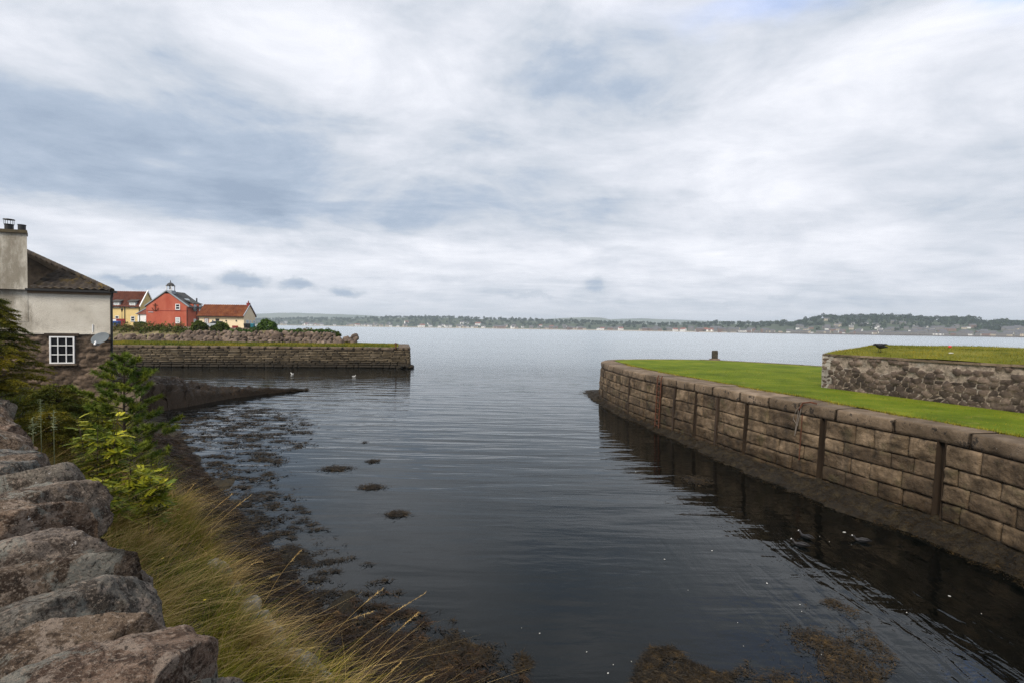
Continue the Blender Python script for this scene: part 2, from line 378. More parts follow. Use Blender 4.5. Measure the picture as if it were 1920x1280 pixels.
# ------------------------------------------------------------------ water
def make_water():
    m = bpy.data.materials.new('sea_water'); m.use_nodes = True; k = NT(m.node_tree); k.n.clear()
    p = k.pos(); x, y, z = k.sep(p)[:3]
    outm = k.mapr(y, 38, 75, 0, 1)                       # outside the harbour mouth
    near = k.mapr(y, 8, 19, 1, 0)
    lee = k.mapr(x, 1.0, 7.5, 0, 1)
    w1 = k.noise(k.mapping(p, scale=(.16, 1.0, 1), rot=(0, 0, R_(4))), 1.35, 3, .45, .25)   # long swell ripples across the mouth
    w2 = k.noise(k.mapping(p, scale=(.30, 1.2, 1), rot=(0, 0, R_(-9)), loc=(3, 9, 0)), 3.0, 3, .5, .4)
    w3 = k.noise(k.mapping(p, scale=(1.0, .28, 1), rot=(0, 0, R_(-34))), 2.6, 3, .5, .5)    # slant ripples in the lee of the right quay
    w4 = k.noise(k.mapping(p, scale=(.7, 1.2, 1)), 7.5, 4, .6, .2)
    chop = k.noise(k.mapping(p, scale=(.55, 1, 1), rot=(0, 0, .3)), 1.6, 5, .6, .3)
    patch = k.noise(p, .12, 3, .5)
    calm = k.mapr(patch, .35, .62, .35, 1.0)
    big = k.noise(k.mapping(p, scale=(.25, 1, 1), loc=(5, 0, 0)), .05, 4, .55)
    a1 = k.m('MULTIPLY', k.m('SUBTRACT', 1.0, k.m('MULTIPLY', near, .72)), .062)
    h = k.m('MULTIPLY', w1, a1)
    h = k.m('ADD', h, k.m('MULTIPLY', w2, k.m('MULTIPLY', calm, .011)))
    h = k.m('ADD', h, k.m('MULTIPLY', w3, k.m('MULTIPLY', k.m('MULTIPLY', near, lee), .026)))
    h = k.m('ADD', h, k.m('MULTIPLY', w4, k.m('MULTIPLY', calm, k.m('ADD', .0012, k.m('MULTIPLY', outm, .004)))))
    h = k.m('ADD', h, k.m('MULTIPLY', chop, k.m('MULTIPLY', outm, k.m('MULTIPLY', k.mapr(big, .38, .6, .5, 1.0), .045))))
    bp = k.bump(h, 1.0, 1.0)
    fr = k.new('ShaderNodeFresnel'); fr.inputs['IOR'].default_value = 1.333; k.l.new(bp, fr.inputs['Normal'])
    gl = k.new('ShaderNodeBsdfGlossy'); k.set(gl.inputs['Roughness'], k.m('ADD', .03, k.m('MULTIPLY', outm, .17)))
    gl.inputs['Color'].default_value = (.97, 1, 1, 1); k.l.new(bp, gl.inputs['Normal'])
    df = k.new('ShaderNodeBsdfDiffuse'); df.inputs['Color'].default_value = (.0010, .0020, .0021, 1)
    tr = k.new('ShaderNodeBsdfTransparent'); tr.inputs['Color'].default_value = (.34, .38, .32, 1)
    b = k.new('ShaderNodeMixShader'); b.inputs[0].default_value = .35; k.l.new(df.outputs[0], b.inputs[1]); k.l.new(tr.outputs[0], b.inputs[2])
    mx = k.new('ShaderNodeMixShader'); k.l.new(fr.outputs[0], mx.inputs[0]); k.l.new(b.outputs[0], mx.inputs[1]); k.l.new(gl.outputs[0], mx.inputs[2])
    o = k.new('ShaderNodeOutputMaterial'); k.l.new(mx.outputs[0], o.inputs[0])
    xs = np.array([-6100, -3000, -300, -60, 60, 300, 3000, 6100.]); ys = np.array([-650, -300, -40, 0, 60, 300, 3000, 5500.])
    X, Y = np.meshgrid(xs, ys, indexing='ij')
    tag(mesh('water', np.stack([X, Y, X*0], -1), grid_faces(8, 8)[:, ::-1].copy(), m), kind='structure')
    tag(mesh('seabed', np.stack([X, Y, X*0-3.2], -1), grid_faces(8, 8)[:, ::-1].copy(), M_seabed), kind='structure')
make_water()

# ------------------------------------------------------------------ near shore terrain
A0 = np.array([-.7, 1.15]); TD = np.array([-.766, .643]); ND = np.array([.643, .766])
def uv2w(v, u): 
    v = np.asarray(v, float); u = np.asarray(u, float)
    return np.stack([A0[0]+TD[0]*v+ND[0]*u, A0[1]+TD[1]*v+ND[1]*u], -1)
def uG(v): return np.interp(v, [-10, 3.65, 6.66, 10.5, 14.3, 27, 34], [2.35, 2.33, 2.45, 2.95, 3.76, 5.2, 5.5])
def uS(v): return np.interp(v, [-10, 3.7, 6.67, 10.7, 16, 26.4, 31.6, 40], [3.6, 3.6, 3.7, 4.3, 5.0, 6.7, 7.2, 7.4])
def bank_z(v, u):
    v = np.asarray(v, float); u = np.asarray(u, float); g = uG(v); s = uS(v)
    t = np.clip(u/g, 0, 1); z1 = 2.95-(2.95-.85)*(t**.9)
    t2 = np.clip((u-g)/(s-g), 0, 1); z2 = .85-.85*(t2**.6)
    z3 = -.10*(u-s)-.012*(np.maximum(u-s, 0)**2)
    z = np.where(u < g, z1, np.where(u < s, z2, np.maximum(z3, -2.6)))
    z = np.where(u < 0, 2.95, z)
    w_ = uv2w(v, u)
    q = np.stack([w_[..., 0], w_[..., 1], w_[..., 0]*0], -1)
    amp = np.where((u > .2), .10, .02)
    return z+amp*fbm(q*1.7, 4)*np.clip((u-.1)*2, 0, 1)
vs = np.concatenate([np.arange(-14, 0, .5), np.arange(0, 14, .12), np.arange(14, 45, .4)])
us = np.concatenate([[-.55, -.3, 0], np.arange(.1, 6, .12), np.arange(6, 24, .8)])
VV, UU = np.meshgrid(vs, us, indexing='ij')
w_ = uv2w(VV, UU); Z = bank_z(VV, UU)
tag(mesh('ground', np.concatenate([w_, Z[..., None]], -1), grid_faces(*VV.shape), M_soil, smooth=True), kind='structure')
# the lane behind the wall
c = [uv2w(-60, -.5), uv2w(60, -.5), uv2w(60, -40), uv2w(-60, -40)]
tag(MB().poly([(*q, 2.96) for q in c][::-1]).build('road', M_road), kind='structure')
# skirt of the land under the lane
mb = MB(); 
for a_, b_ in ((uv2w(-60, -.5), uv2w(60, -.5)),):
    mb.poly([(*a_, 2.955), (*b_, 2.955), (*b_, -3.2), (*a_, -3.2)])
tag(mb.build('land_edge', M_soil), kind='structure')

# ------------------------------------------------------------------ foreground wall
def cope_mat():
    m = bpy.data.materials.new('cope_boulder'); m.use_nodes = True; k = NT(m.node_tree); k.n.clear()
    p = k.pos(); tn = k.attr('tone')
    base = k.ramp(tn, [(0, (.11, .08, .058)), (.2, (.18, .128, .088)), (.4, (.22, .150, .11)), (.6, (.135, .142, .138)), (.8, (.20, .168, .13)), (1, (.14, .105, .08))])
    n1 = k.noise(k.mapping(p, rot=(0, 0, -.87), scale=(.55, 1.2, 1)), 9, 10, .72, .9)
    c = k.mix(k.mapr(n1, .46, .56, 0, 1), base, k.mix(1.0, base, (.34, .30, .28), 'MULTIPLY'))
    n2 = k.noise(k.mapping(p, loc=(4, 2, 9)), 11, 8, .7, .5)
    c = k.mix(k.mapr(n2, .54, .60, 0, .75), c, (.33, .265, .215))
    n3 = k.noise(k.mapping(p, loc=(1, 7, 3)), 5, 8, .72, .6)
    c = k.mix(k.mapr(n3, .55, .60, 0, .7), c, (.25, .255, .225))           # grey-green lichen crust
    n4 = k.noise(k.mapping(p, rot=(0, 0, -.87), scale=(.6, 1, 1)), 120, 6, .75)
    c = k.mix(k.mapr(n4, .50, .66, 0, .8), c, (.38, .31, .25))
    n5 = k.noise(k.mapping(p, loc=(9, 9, 1)), 75, 7, .78)
    c = k.mix(k.mapr(n5, .51, .62, 0, .85), c, (.016, .012, .009))
    wn = k.m('MULTIPLY', k.mapr(k.noise(k.mapping(p, loc=(2, 5, 5)), 17, 5, .7), .655, .68, 0, 1), k.mapr(k.noise(p, 3.3, 3, .5), .46, .56, 0, 1))
    c = k.mix(wn, c, (.62, .60, .58))                                       # bird lime and white lichen
    h = k.m('ADD', k.m('MULTIPLY', n1, .5), k.m('ADD', k.m('MULTIPLY', k.noise(p, 40, 8, .75), .35), k.m('MULTIPLY', k.noise(p, 140, 4, .7), .10)))
    bs = k.new('ShaderNodeBsdfPrincipled'); k.set(bs.inputs['Base Color'], c)
    bs.inputs['Roughness'].default_value = .9; bs.inputs['Specular IOR Level'].default_value = .25
    k.l.new(k.bump(h, 1.0, .07), bs.inputs['Normal'])
    o = k.new('ShaderNodeOutputMaterial'); k.l.new(bs.outputs[0], o.inputs[0])
    return m
M_copestone = cope_mat()
def boulder(n, m, half, seed, e1=.55, e2=.6, amp=.12, freq=1.6, oct=6, strata=.0, cuts=0, deep=.75):
    """superellipsoid with fractal relief; local axes"""
    th = np.linspace(-pi/2, pi/2, n); ph = np.linspace(-pi, pi, m, endpoint=False)
    T_, H_ = np.meshgrid(th, ph, indexing='ij')
    f = lambda a, e: np.sign(a)*np.abs(a)**e
    V = np.stack([f(np.cos(T_), e1)*f(np.cos(H_), e2), f(np.cos(T_), e1)*f(np.sin(H_), e2), f(np.sin(T_), e1)], -1)
    Vs = V*np.array(half)
    q = Vs/np.mean(half)*freq+seed*5.37
    d = fbm(q, oct, .5)
    rid = 1-np.abs(fbm(q*.8+40, 3))*1.6
    facet = -np.maximum(0, fbm(q*.55+90, 2)-.25)*1.2
    disp = amp*(d*.6+rid*.35+facet)+strata*np.sin(q[..., 2]*9+3*fbm(q*.7, 2))
    Vs = Vs*(1+disp[..., None])
    gc = np.random.default_rng(int(seed*977) % 99991)
    for _ in range(cuts):                                   # broken faces
        nn_ = nz(gc.normal(size=3)); nn_[2] = abs(nn_[2])*.6; nn_ = nz(nn_)
        ext = np.sqrt(((nn_*np.array(half))**2).sum()); hh = ext*gc.uniform(deep, .98)
        dd = Vs@nn_-hh; Vs = Vs-nn_*np.maximum(dd, 0)[..., None]*.92
    if cuts: Vs = Vs+nz(Vs)*(np.mean(half)*.035*fbm(Vs/np.mean(half)*6+seed, 4))[..., None]
    Vs[0] = Vs[0].mean(0); Vs[-1] = Vs[-1].mean(0)
    return Vs.reshape(-1, 3), grid_faces(n, m, closed=True)
wall = thing('drystone_wall', 'thick rubble wall topped with big upright cope stones at lower left', 'wall')
ang = math.atan2(ND[1], ND[0])
v = -1.75; i = 0
near_spec = {}
tones = [.1, .95, .75, .62, .42, .05, .6, .2, .85, .4, .15, .7, .05, .5, .9, .3]
while v < 30:
    th = random.choice([.13, .18, .24, .30, .34])*random.uniform(.9, 1.1)
    vc = v+th/2
    hi = random.uniform(.15, .20); ln = random.uniform(.34, .42)
    uo = random.uniform(-.03, .04)+float(np.interp(vc, [-.5, .1, .4, 1.0, 2.5, 8], [.15, .11, .07, .09, .10, .06]))
    nn, mm = (110, 170) if -.8 < vc < 2.2 else ((60, 90) if vc < 6 else (26, 40))
    V_, F_ = boulder(nn, mm, (ln, th*.60, hi), i+3, random.uniform(.5, .75), random.uniform(.5, .75), .13, 1.35, 6, .0, 9, .62)
    a = ang+random.uniform(-.12, .12); lean = random.uniform(-.38, .16); rollx = random.uniform(-.08, .06)
    Mx = Matrix.Rotation(a, 3, 'Z') @ Matrix.Rotation(lean, 3, 'X') @ Matrix.Rotation(rollx, 3, 'Y')
    V_ = V_ @ np.array(Mx).T
    # humped back: camera side dips
    ctr = uv2w(vc, -.40+uo)
    zc = 4.06+random.uniform(-.03, .03)
    V_ = V_+np.array([ctr[0], ctr[1], zc])
    rel = (V_[:, 0]-A0[0])*ND[0]+(V_[:, 1]-A0[1])*ND[1]
    V_[:, 2] -= .30*np.clip(-.30-rel, 0, 1)**1.3
    mesh('cope_stone', V_, F_, M_copestone, wall, tone=tones[i % len(tones)], smooth=True)
    v += th*.93; i += 1
def rubble(P0, ud, L, H, cell, seed, mat, name, parent, outw, prot=.05, res=.05, mort=0., flat=.7, zfun=None, lowonly=None):
    """rubble face: irregular stones standing proud of the mortar"""
    g = np.random.default_rng(seed)
    nu = int(L/res)+1; nh = int(H/res)+1
    U, Hh = np.meshgrid(np.linspace(0, L, nu), np.linspace(0, H, nh), indexing='ij')
    # seeds on a jittered grid
    cu, ch = cell
    gu, gh = np.meshgrid(np.arange(-1, L/cu+2), np.arange(-1, H/ch+2), indexing='ij')
    su = (gu+g.uniform(-.42, .42, gu.shape)+.5*(gh % 2))*cu; sh = (gh+g.uniform(-.35, .35, gu.shape))*ch
    rid = g.uniform(0, 1, gu.shape)
    wob = fbm(np.stack([U*3, Hh*3, U*0+seed], -1), 3)*.12
    F1 = np.full(U.shape, 9.); F2 = np.full(U.shape, 9.); ID = np.zeros(U.shape)
    iu = np.floor(U/cu).astype(int); ih = np.floor(Hh/ch).astype(int)
    for a in range(-2, 3):
        for b in range(-2, 3):
            jj = np.clip(iu+a+1, 0, gu.shape[0]-1); kk = np.clip(ih+b+1, 0, gu.shape[1]-1)
            d = np.sqrt(((U-su[jj, kk])/cu)**2+((Hh-sh[jj, kk])/ch)**2)+wob
            closer = d < F1
            F2 = np.where(closer, F1, np.minimum(F2, d)); ID = np.where(closer, rid[jj, kk], ID); F1 = np.where(closer, d, F1)
    edge = np.clip((F2-F1)/.28, 0, 1)
    sm = edge*edge*(3-2*edge)
    keep = np.ones_like(ID)
    if lowonly is not None: keep = (ID > np.clip((Hh/H-lowonly[0])*lowonly[1], 0, .93)).astype(float)
    sm = sm*keep
    off = prot*sm*(.6+.8*ID)+.02*fbm(np.stack([U*6, Hh*6, U*0], -1), 3)
    ud = np.array([*ud, 0.]); outw = np.array([*outw, 0.])
    V = np.array(P0)+U[..., None]*ud+off[..., None]*outw; V[..., 2] += Hh
    if zfun is not None: V[..., 2] = P0[2]+Hh*zfun(U)/H
    F = grid_faces(nu, nh)
    n0 = np.cross(ud, [0, 0, 1.])
    if np.dot(n0, outw) < 0: F = F[:, ::-1].copy()
    return mesh(name, V, F, mat, parent, tone=ID.ravel(), smooth=True, attrs={'stone': sm.ravel()})
def rubble_mat(name, stones, mortar, tv=.5, dirt=None, patch=None):
    def ex(k, c, p):
        s_ = k.attr('stone')
        mm = k.ramp(k.mapr(k.noise(p, 6, 7, .7), .3, .7, 0, 1), [(0, tuple(a*.6 for a in mortar)), (1, tuple(a*1.3 for a in mortar))])
        mm = k.mix(k.mapr(k.noise(p, 4.0, 8, .75), .50, .60, 0, .8), mm, tuple(a*.33 for a in mortar))
        mm = k.mix(k.mapr(k.noise(p, 13.0, 5, .75), .54, .62, 0, .7), mm, tuple(a*.25 for a in mortar))
        if patch: mm = k.mix(k.mapr(k.noise(p, 1.4, 7, .72), .52, .62, 0, .7), mm, patch)
        return k.mix(k.mapr(s_, .15, .5, 0, 1), mm, c)
    return pmat(name, stones, 2.2, 7, .9, .9, 14, .035, tv, extra=ex)
M_rub1 = rubble_mat('cottage_rubble', [(0, (.055, .040, .028)), (.5, (.115, .083, .060)), (1, (.19, .14, .105))], (.15, .115, .085))
M_rub2 = rubble_mat('seawall_rubble', [(0, (.022, .018, .016)), (.5, (.065, .048, .038)), (1, (.15, .115, .09))], (.25, .205, .165), .6, patch=(.30, .28, .25))
M_rub3 = rubble_mat('field_rubble', [(0, (.06, .048, .04)), (1, (.18, .14, .115))], (.05, .04, .03))
a = uv2w(-2, .02); rubble((a[0], a[1], 2.6), TD, 33, 1.35, (.38, .22), 5, M_rub3, 'outer_face', wall, ND, .06, .08)
a = uv2w(-2, -.68); rubble((a[0], a[1], 2.9), TD, 33, 1.05, (.38, .22), 6, M_rub3, 'inner_face', wall, -ND, .06, .08)
a, b, c, d = uv2w(-2, .0), uv2w(31, .0), uv2w(31, -.66), uv2w(-2, -.66)
MB().poly([(*a, 3.93), (*b, 3.93), (*c, 3.93), (*d, 3.93)]).build('wall_core', M_soil, wall)

# rough mortared stone edge of the bank
def stone_edge():
    mb = MB(); g = random.Random(5); v = -1.
    while v < 7.6:
        L = g.uniform(.16, .4)
        V_, F_ = boulder(12, 16, (L*.6, g.uniform(.10, .18), g.uniform(.08, .14)), g.random()*90, .7, .7, .16, 1.5, 4)
        u = float(uG(v))+g.uniform(-.10, .10); p = uv2w(v, u)
        Mx = Matrix.Rotation(math.atan2(TD[1], TD[0])+g.uniform(-.4, .4), 3, 'Z') @ Matrix.Rotation(g.uniform(-.3, .3), 3, 'X')
        V_ = V_ @ np.array(Mx).T+np.array([p[0], p[1], float(bank_z(v, u))+.02])
        mb.add(V_, F_.tolist(), g.random()); v += L*.85
    o = mb.build('stone_edging', pmat('edging_stone', [(0, (.05, .042, .032)), (.5, (.15, .13, .10)), (1, (.34, .32, .28))], 5, 7, .9, .9, 30, .03, .4, spots=(9, .58, (.42, .41, .38))), smooth=True)
    tag(o, 'row of lichened grey stones edging the grass bank above the wrack', 'kerb')
stone_edge()

# ------------------------------------------------------------------ quay masonry
class Path:
    def __init__(s, pts, smooth=3, step=.1):
        p = np.array([tuple(q)[:2] for q in pts], float)
        for _ in range(smooth):
            q = [p[0]]
            for a, b in zip(p[:-1], p[1:]): q += [a*.75+b*.25, a*.25+b*.75]
            q.append(p[-1]); p = np.array(q)
        d = np.r_[0, np.cumsum(np.linalg.norm(np.diff(p, axis=0), axis=1))]
        s.L = d[-1]; s.s = np.arange(0, s.L, step); s.p = np.stack([np.interp(s.s, d, p[:, 0]), np.interp(s.s, d, p[:, 1])], -1)
        t = nz(np.gradient(s.p, axis=0)); s.nn = np.stack([-t[:, 1], t[:, 0]], -1)      # outward = left of travel
    def at(s, q, off=0.):
        q = np.asarray(q, float)
        P_ = np.stack([np.interp(q, s.s, s.p[:, 0]), np.interp(q, s.s, s.p[:, 1])], -1)
        N_ = nz(np.stack([np.interp(q, s.s, s.nn[:, 0]), np.interp(q, s.s, s.nn[:, 1])], -1))
        return P_+N_*np.asarray(off)[..., None]
    def near(s, pt): return s.s[np.argmin(np.linalg.norm(s.p-np.array(pt)[:2], axis=1))]
def masonry(path, s0, s1, levels, gaps, lo, hi, seed, bulge=.05, batter=.08, res=.07, joint=.012, deep=.05, ztop=2.65):
    g = np.random.default_rng(seed); Vs = []; Fs = []; Ts = []; n = 0
    segs = []; a = s0
    for ga, gb in sorted(gaps):
        segs.append((a, ga)); a = gb
    segs.append((a, s1))
    for li, (zt, zb) in enumerate(zip(levels[:-1], levels[1:])):
        for (a, b) in segs:
            s = a
            while s < b-.02:
                L = g.uniform(lo, hi); e = s+L
                if b-e < lo*.6: e = b
                nx = max(4, int((e-s)/res)+2); nzz = max(4, int((zt-zb)/res)+2)
                u = np.r_[0, 0, np.linspace(0, 1, nx), 1, 1]; vv = np.r_[0, 0, np.linspace(0, 1, nzz), 1, 1]
                U, Vv = np.meshgrid(u, vv, indexing='ij')
                ins = np.minimum.reduce([np.arange(len(u))[:, None]+0*Vv, (len(u)-1-np.arange(len(u)))[:, None]+0*Vv, np.arange(len(vv))[None]+0*U, (len(vv)-1-np.arange(len(vv)))[None]+0*U])
                ju = joint*g.uniform(.7, 1.8); ss = s+ju+U*(e-s-2*ju); zz = zb+joint+Vv*(zt-zb-2*joint)
                edge = np.clip(np.minimum(np.minimum(U, 1-U)*(e-s), np.minimum(Vv, 1-Vv)*(zt-zb))/.045, 0, 1)
                q = np.stack([ss*2.2, zz*3.2, 0*ss+seed], -1)
                bl = bulge*g.uniform(.5, 1.5)
                off = bl*edge**.6+bulge*.85*fbm(q+g.uniform(0, 50), 5, .6)*(.35+.65*edge)+batter*(ztop-zz)+g.uniform(-.012, .012)
                off = np.where(ins == 0, -deep*1.5+batter*(ztop-zz), np.where(ins == 1, batter*(ztop-zz)-.012, off))
                pt = path.at(ss, off)
                Vs.append(np.concatenate([pt, zz[..., None]], -1).reshape(-1, 3)); Fs.append(grid_faces(*U.shape, off=n)); n += U.size
                Ts.append(np.full(U.size, g.uniform(0, 1))); s = e
    return np.concatenate(Vs), np.concatenate(Fs), np.concatenate(Ts)
def ribbonwall(path, s0, s1, off, zt, zb, step=.3, flip=False):
    s = np.arange(s0, s1+step, step); s = np.minimum(s, path.L-.1)
    a = path.at(s, np.full(len(s), off))
    V = np.stack([np.c_[a, np.full(len(s), zt)], np.c_[a, np.full(len(s), zb)]], 1).reshape(-1, 3)
    F = grid_faces(len(s), 2)
    return V, (F[:, ::-1].copy() if flip else F)
def coping(path, inner, s0, s1, gaps, zt, zb, lo, hi, seed, front=.03, bulge=.05, res=.1, top=(.0,)):
    """slabs with rough front and a worn top reaching back to the inner path"""
    g = np.random.default_rng(seed); Vs = []; Fs = []; Ts = []; n = 0; s = s0; H = zt-zb
    while s < s1:
        e = min(s+g.uniform(lo, hi), s1)
        ns = max(3, int((e-s)/res)+1); j = .004
        ss = np.r_[s+j, s+j, np.linspace(s+j, e-j, ns), e-j, e-j]
        a = path.at(ss, np.zeros(len(ss)))
        dmin = np.linalg.norm(inner.p[None]-a[:, None], axis=2); wd = dmin.min(1)
        prof = [(-.12, 0), (-.03, .0), (front, .04), (front+.012, .3), (front+.012, .6), (front, .85), (front-.02, .975), (-.07, 1.0)]
        rows = []
        dz = g.uniform(-.012, .012)
        for (o, t) in prof: rows.append((np.full(len(ss), o), np.full(len(ss), zb+H*t+(dz if t > .5 else 0))))
        for fr in (.2, .4, .6, .8, 1.): rows.append((-.06-(wd-.06)*fr, np.full(len(ss), zt+dz+.004)))
        rows.append((-wd, np.full(len(ss), zt-.15)))
        O = np.stack([r[0] for r in rows], 1); Zz = np.stack([r[1] for r in rows], 1); SS = ss[:, None]+0*O
        endm = np.ones(len(ss)); endm[[0, -1]] = 0
        q = np.stack([SS*2.3, Zz*3, O*2.3+seed], -1)
        isf = (np.arange(O.shape[1]) < 8)[None]
        O = O+np.where(isf, bulge*fbm(q+g.uniform(0, 40), 4), 0)*endm[:, None]
        Zz = Zz+np.where(~isf, .010*fbm(q*1.5, 3), 0)*endm[:, None]
        Zz[[0, -1]] -= .004; 
        pt = path.at(SS, O)
        Vs.append(np.concatenate([pt, Zz[..., None]], -1).reshape(-1, 3)); Fs.append(grid_faces(*O.shape, off=n)[:, ::-1]); n += O.size
        Ts.append(np.full(O.size, g.uniform(0, 1))); s = e
    return np.concatenate(Vs), np.concatenate(Fs), np.concatenate(Ts)

ZT = 2.65
outer_pts = [(12.6, -12), (11.9, -4), (11.2, 4), (10.95, 8)]+[P(*q, ZT) for q in [(1911, 831), (1759, 799), (1650, 781), (1544, 762), (1484, 752), (1409, 738.5), (1349, 727), (1311, 719.5), (1240, 707), (1184, 695.6), (1141, 684.2), (1129, 680), (1128, 676.5), (1142, 673.8), (1172, 672.6), (1240, 672.2), (1340, 673.5), (1545, 685.5)]]+[(34, 22), (48, 6)]
QP = Path(outer_pts, 3)
inner_pts = [(13.9, -12), (13.3, -4), (12.8, 4), (12.1, 8)]+[P(*q, ZT) for q in [(1920, 819), (1780, 794), (1633, 768.5), (1556, 753), (1484, 740), (1412, 728), (1316, 711), (1248.7, 699), (1201, 689.5), (1157, 678), (1150, 675.6), (1165, 674.2), (1240, 673.6), (1340, 674.8), (1540, 687)]]+[(33, 21.2), (47, 5)]
QI = Path(inner_pts, 3)
quay = thing('harbour_quay', 'curved quay of big brown sandstone blocks on the right side of the harbour mouth', 'quay wall')
slots = []
for px, py, wd in [(1137, 682, .12), (1182, 695, .14), (1240, 707, .26), (1268, 712, .15), (1309, 719, .16), (1347, 727, .17), (1406, 737.5, .15), (1543, 763, .17), (1757, 802, .20)]:
    s = QP.near(P(px, py, ZT)); slots.append((s-wd/2, s+wd/2))
s_near = QP.near((11.2, 4.)); slots.append((s_near-.2, s_near+.2)); slots.sort()
s_end = QP.near(P(1340, 673.5, ZT))
lv = [2.26, 1.71, 1.29, .83, .38, -.1, -.6]
V_, F_, T_ = masonry(QP, 1, s_end, lv, slots, .45, 1.5, 11, .042, .05, .042, .007)
mesh('masonry', V_, F_[:, ::-1].copy(), M_quay, quay, T_)
V_, F_, T_ = masonry(QP, s_end, QP.L-1, lv, [], .9, 1.6, 12, .04, .05, .3)
mesh('rear_masonry', V_, F_[:, ::-1].copy(), M_quay, quay, T_)
V_, F_, T_ = coping(QP, QI, 1, QP.L-1, slots, ZT, 2.27, .9, 1.9, 13, .022, .032, .07)
mesh('coping', V_, F_, M_cop, quay, T_)
V_, F_ = ribbonwall(QP, 0, QP.L, -.13, 2.5, -3.1, flip=True)
mesh('wall_core', V_, F_, M_dark, quay)
for (a, b) in slots:                                         # recessed slots in the wall face
    mb = MB(); 
    for s_, o0, o1 in ((a, -.11, .06), (b, -.11, .06)):
        pa = QP.at([s_], [o0])[0]; pb = QP.at([s_], [o1])[0]; pb2 = QP.at([s_], [o1+.15])[0]
        mb.poly([(*pa, 2.3), (*pb, 2.3), (*pb2, -.5), (*pa, -.5)])
    pa = QP.at([a], [-.115])[0]; pb = QP.at([b], [-.115])[0]
    mb.poly([(*pa, 2.3), (*pb, 2.3), (*pb, -.5), (*pa, -.5)])
    mb.build('slot', M_slot, quay)
def timber(sl, wd, zt=2.25, mat=None, name='fender_post'):
    s = (sl[0]+sl[1])/2; p = QP.at([s], [.0])[0]; n = nz(QP.at([s], [1.])[0]-p); t = np.array([n[1], -n[0]])
    mb = MB(); q = lambda u, o, z: (p[0]+t[0]*u+n[0]*o, p[1]+t[1]*u+n[1]*o, z)
    V = [q(u, o+(.05*(2.65-z)), z) for z in (zt, -.5) for (u, o) in ((-wd/2, -.09), (wd/2, -.09), (wd/2, .07), (-wd/2, .07))]
    mb.add(V, [(0, 1, 2, 3), (7, 6, 5, 4), (0, 4, 5, 1), (1, 5, 6, 2), (2, 6, 7, 3), (3, 7, 4, 0)])
    return mb.build(name, mat or M_timber, quay)
for k_ in (1, 3, 5): timber(slots[-1-k_], .12)
# iron ladder in the third slot
sl = [s for s in slots if abs((s[0]+s[1])/2-QP.near(P(1240, 707, ZT))) < .3][0]
lad = thing('quay_ladder', 'rusty iron ladder fixed down the curved quay face near its far end', 'ladder')
sc_ = (sl[0]+sl[1])/2
def qpt(s, o, z): p = QP.at([s], [o])[0]; return (p[0], p[1], z)
for d_ in (-.17, .17):
    MB().tube([qpt(sc_+d_, .10, 2.75), qpt(sc_+d_, .16, 2.6), qpt(sc_+d_, .22, 1.2), qpt(sc_+d_, .27, -.3)], .028, 6).build('rail', M_rustm, lad)
for z in np.arange(0, 2.6, .28):
    o = .16+.05*(2.65-z); MB().tube([qpt(sc_-.17, o, z), qpt(sc_+.17, o, z)], .018, 6).build('rung', M_rustm, lad)
# hanging chain / rope hook
s = QP.near(P(1505, 756, ZT))
hk = thing('mooring_hook', 'bent iron hook with loose rope loop hanging over the quay edge', 'hook')
MB().tube([qpt(s-.35, -.1, 2.70), qpt(s-.2, .0, 2.73), qpt(s, .10, 2.68), qpt(s+.05, .16, 2.5), qpt(s+.1, .14, 2.42)], .03, 6).build('hook', M_rustm, hk)
for d_, zz in ((.0, 1.55), (.09, 1.9)):
    MB().tube([qpt(s+.02, .14, 2.6), qpt(s+.10+d_, .16, 2.4), qpt(s+.20+d_, .15, zz+.2), qpt(s+.22-d_, .15, zz), qpt(s+.08, .15, 2.2), qpt(s+.02, .14, 2.5)], .013, 5).build('rope', M_rope, hk)
MB().tube([qpt(s-.02, .13, 2.3), qpt(s-.02, .17, 1.5), qpt(s-.01, .2, .8)], .016, 5).build('chain', M_rustm, hk)

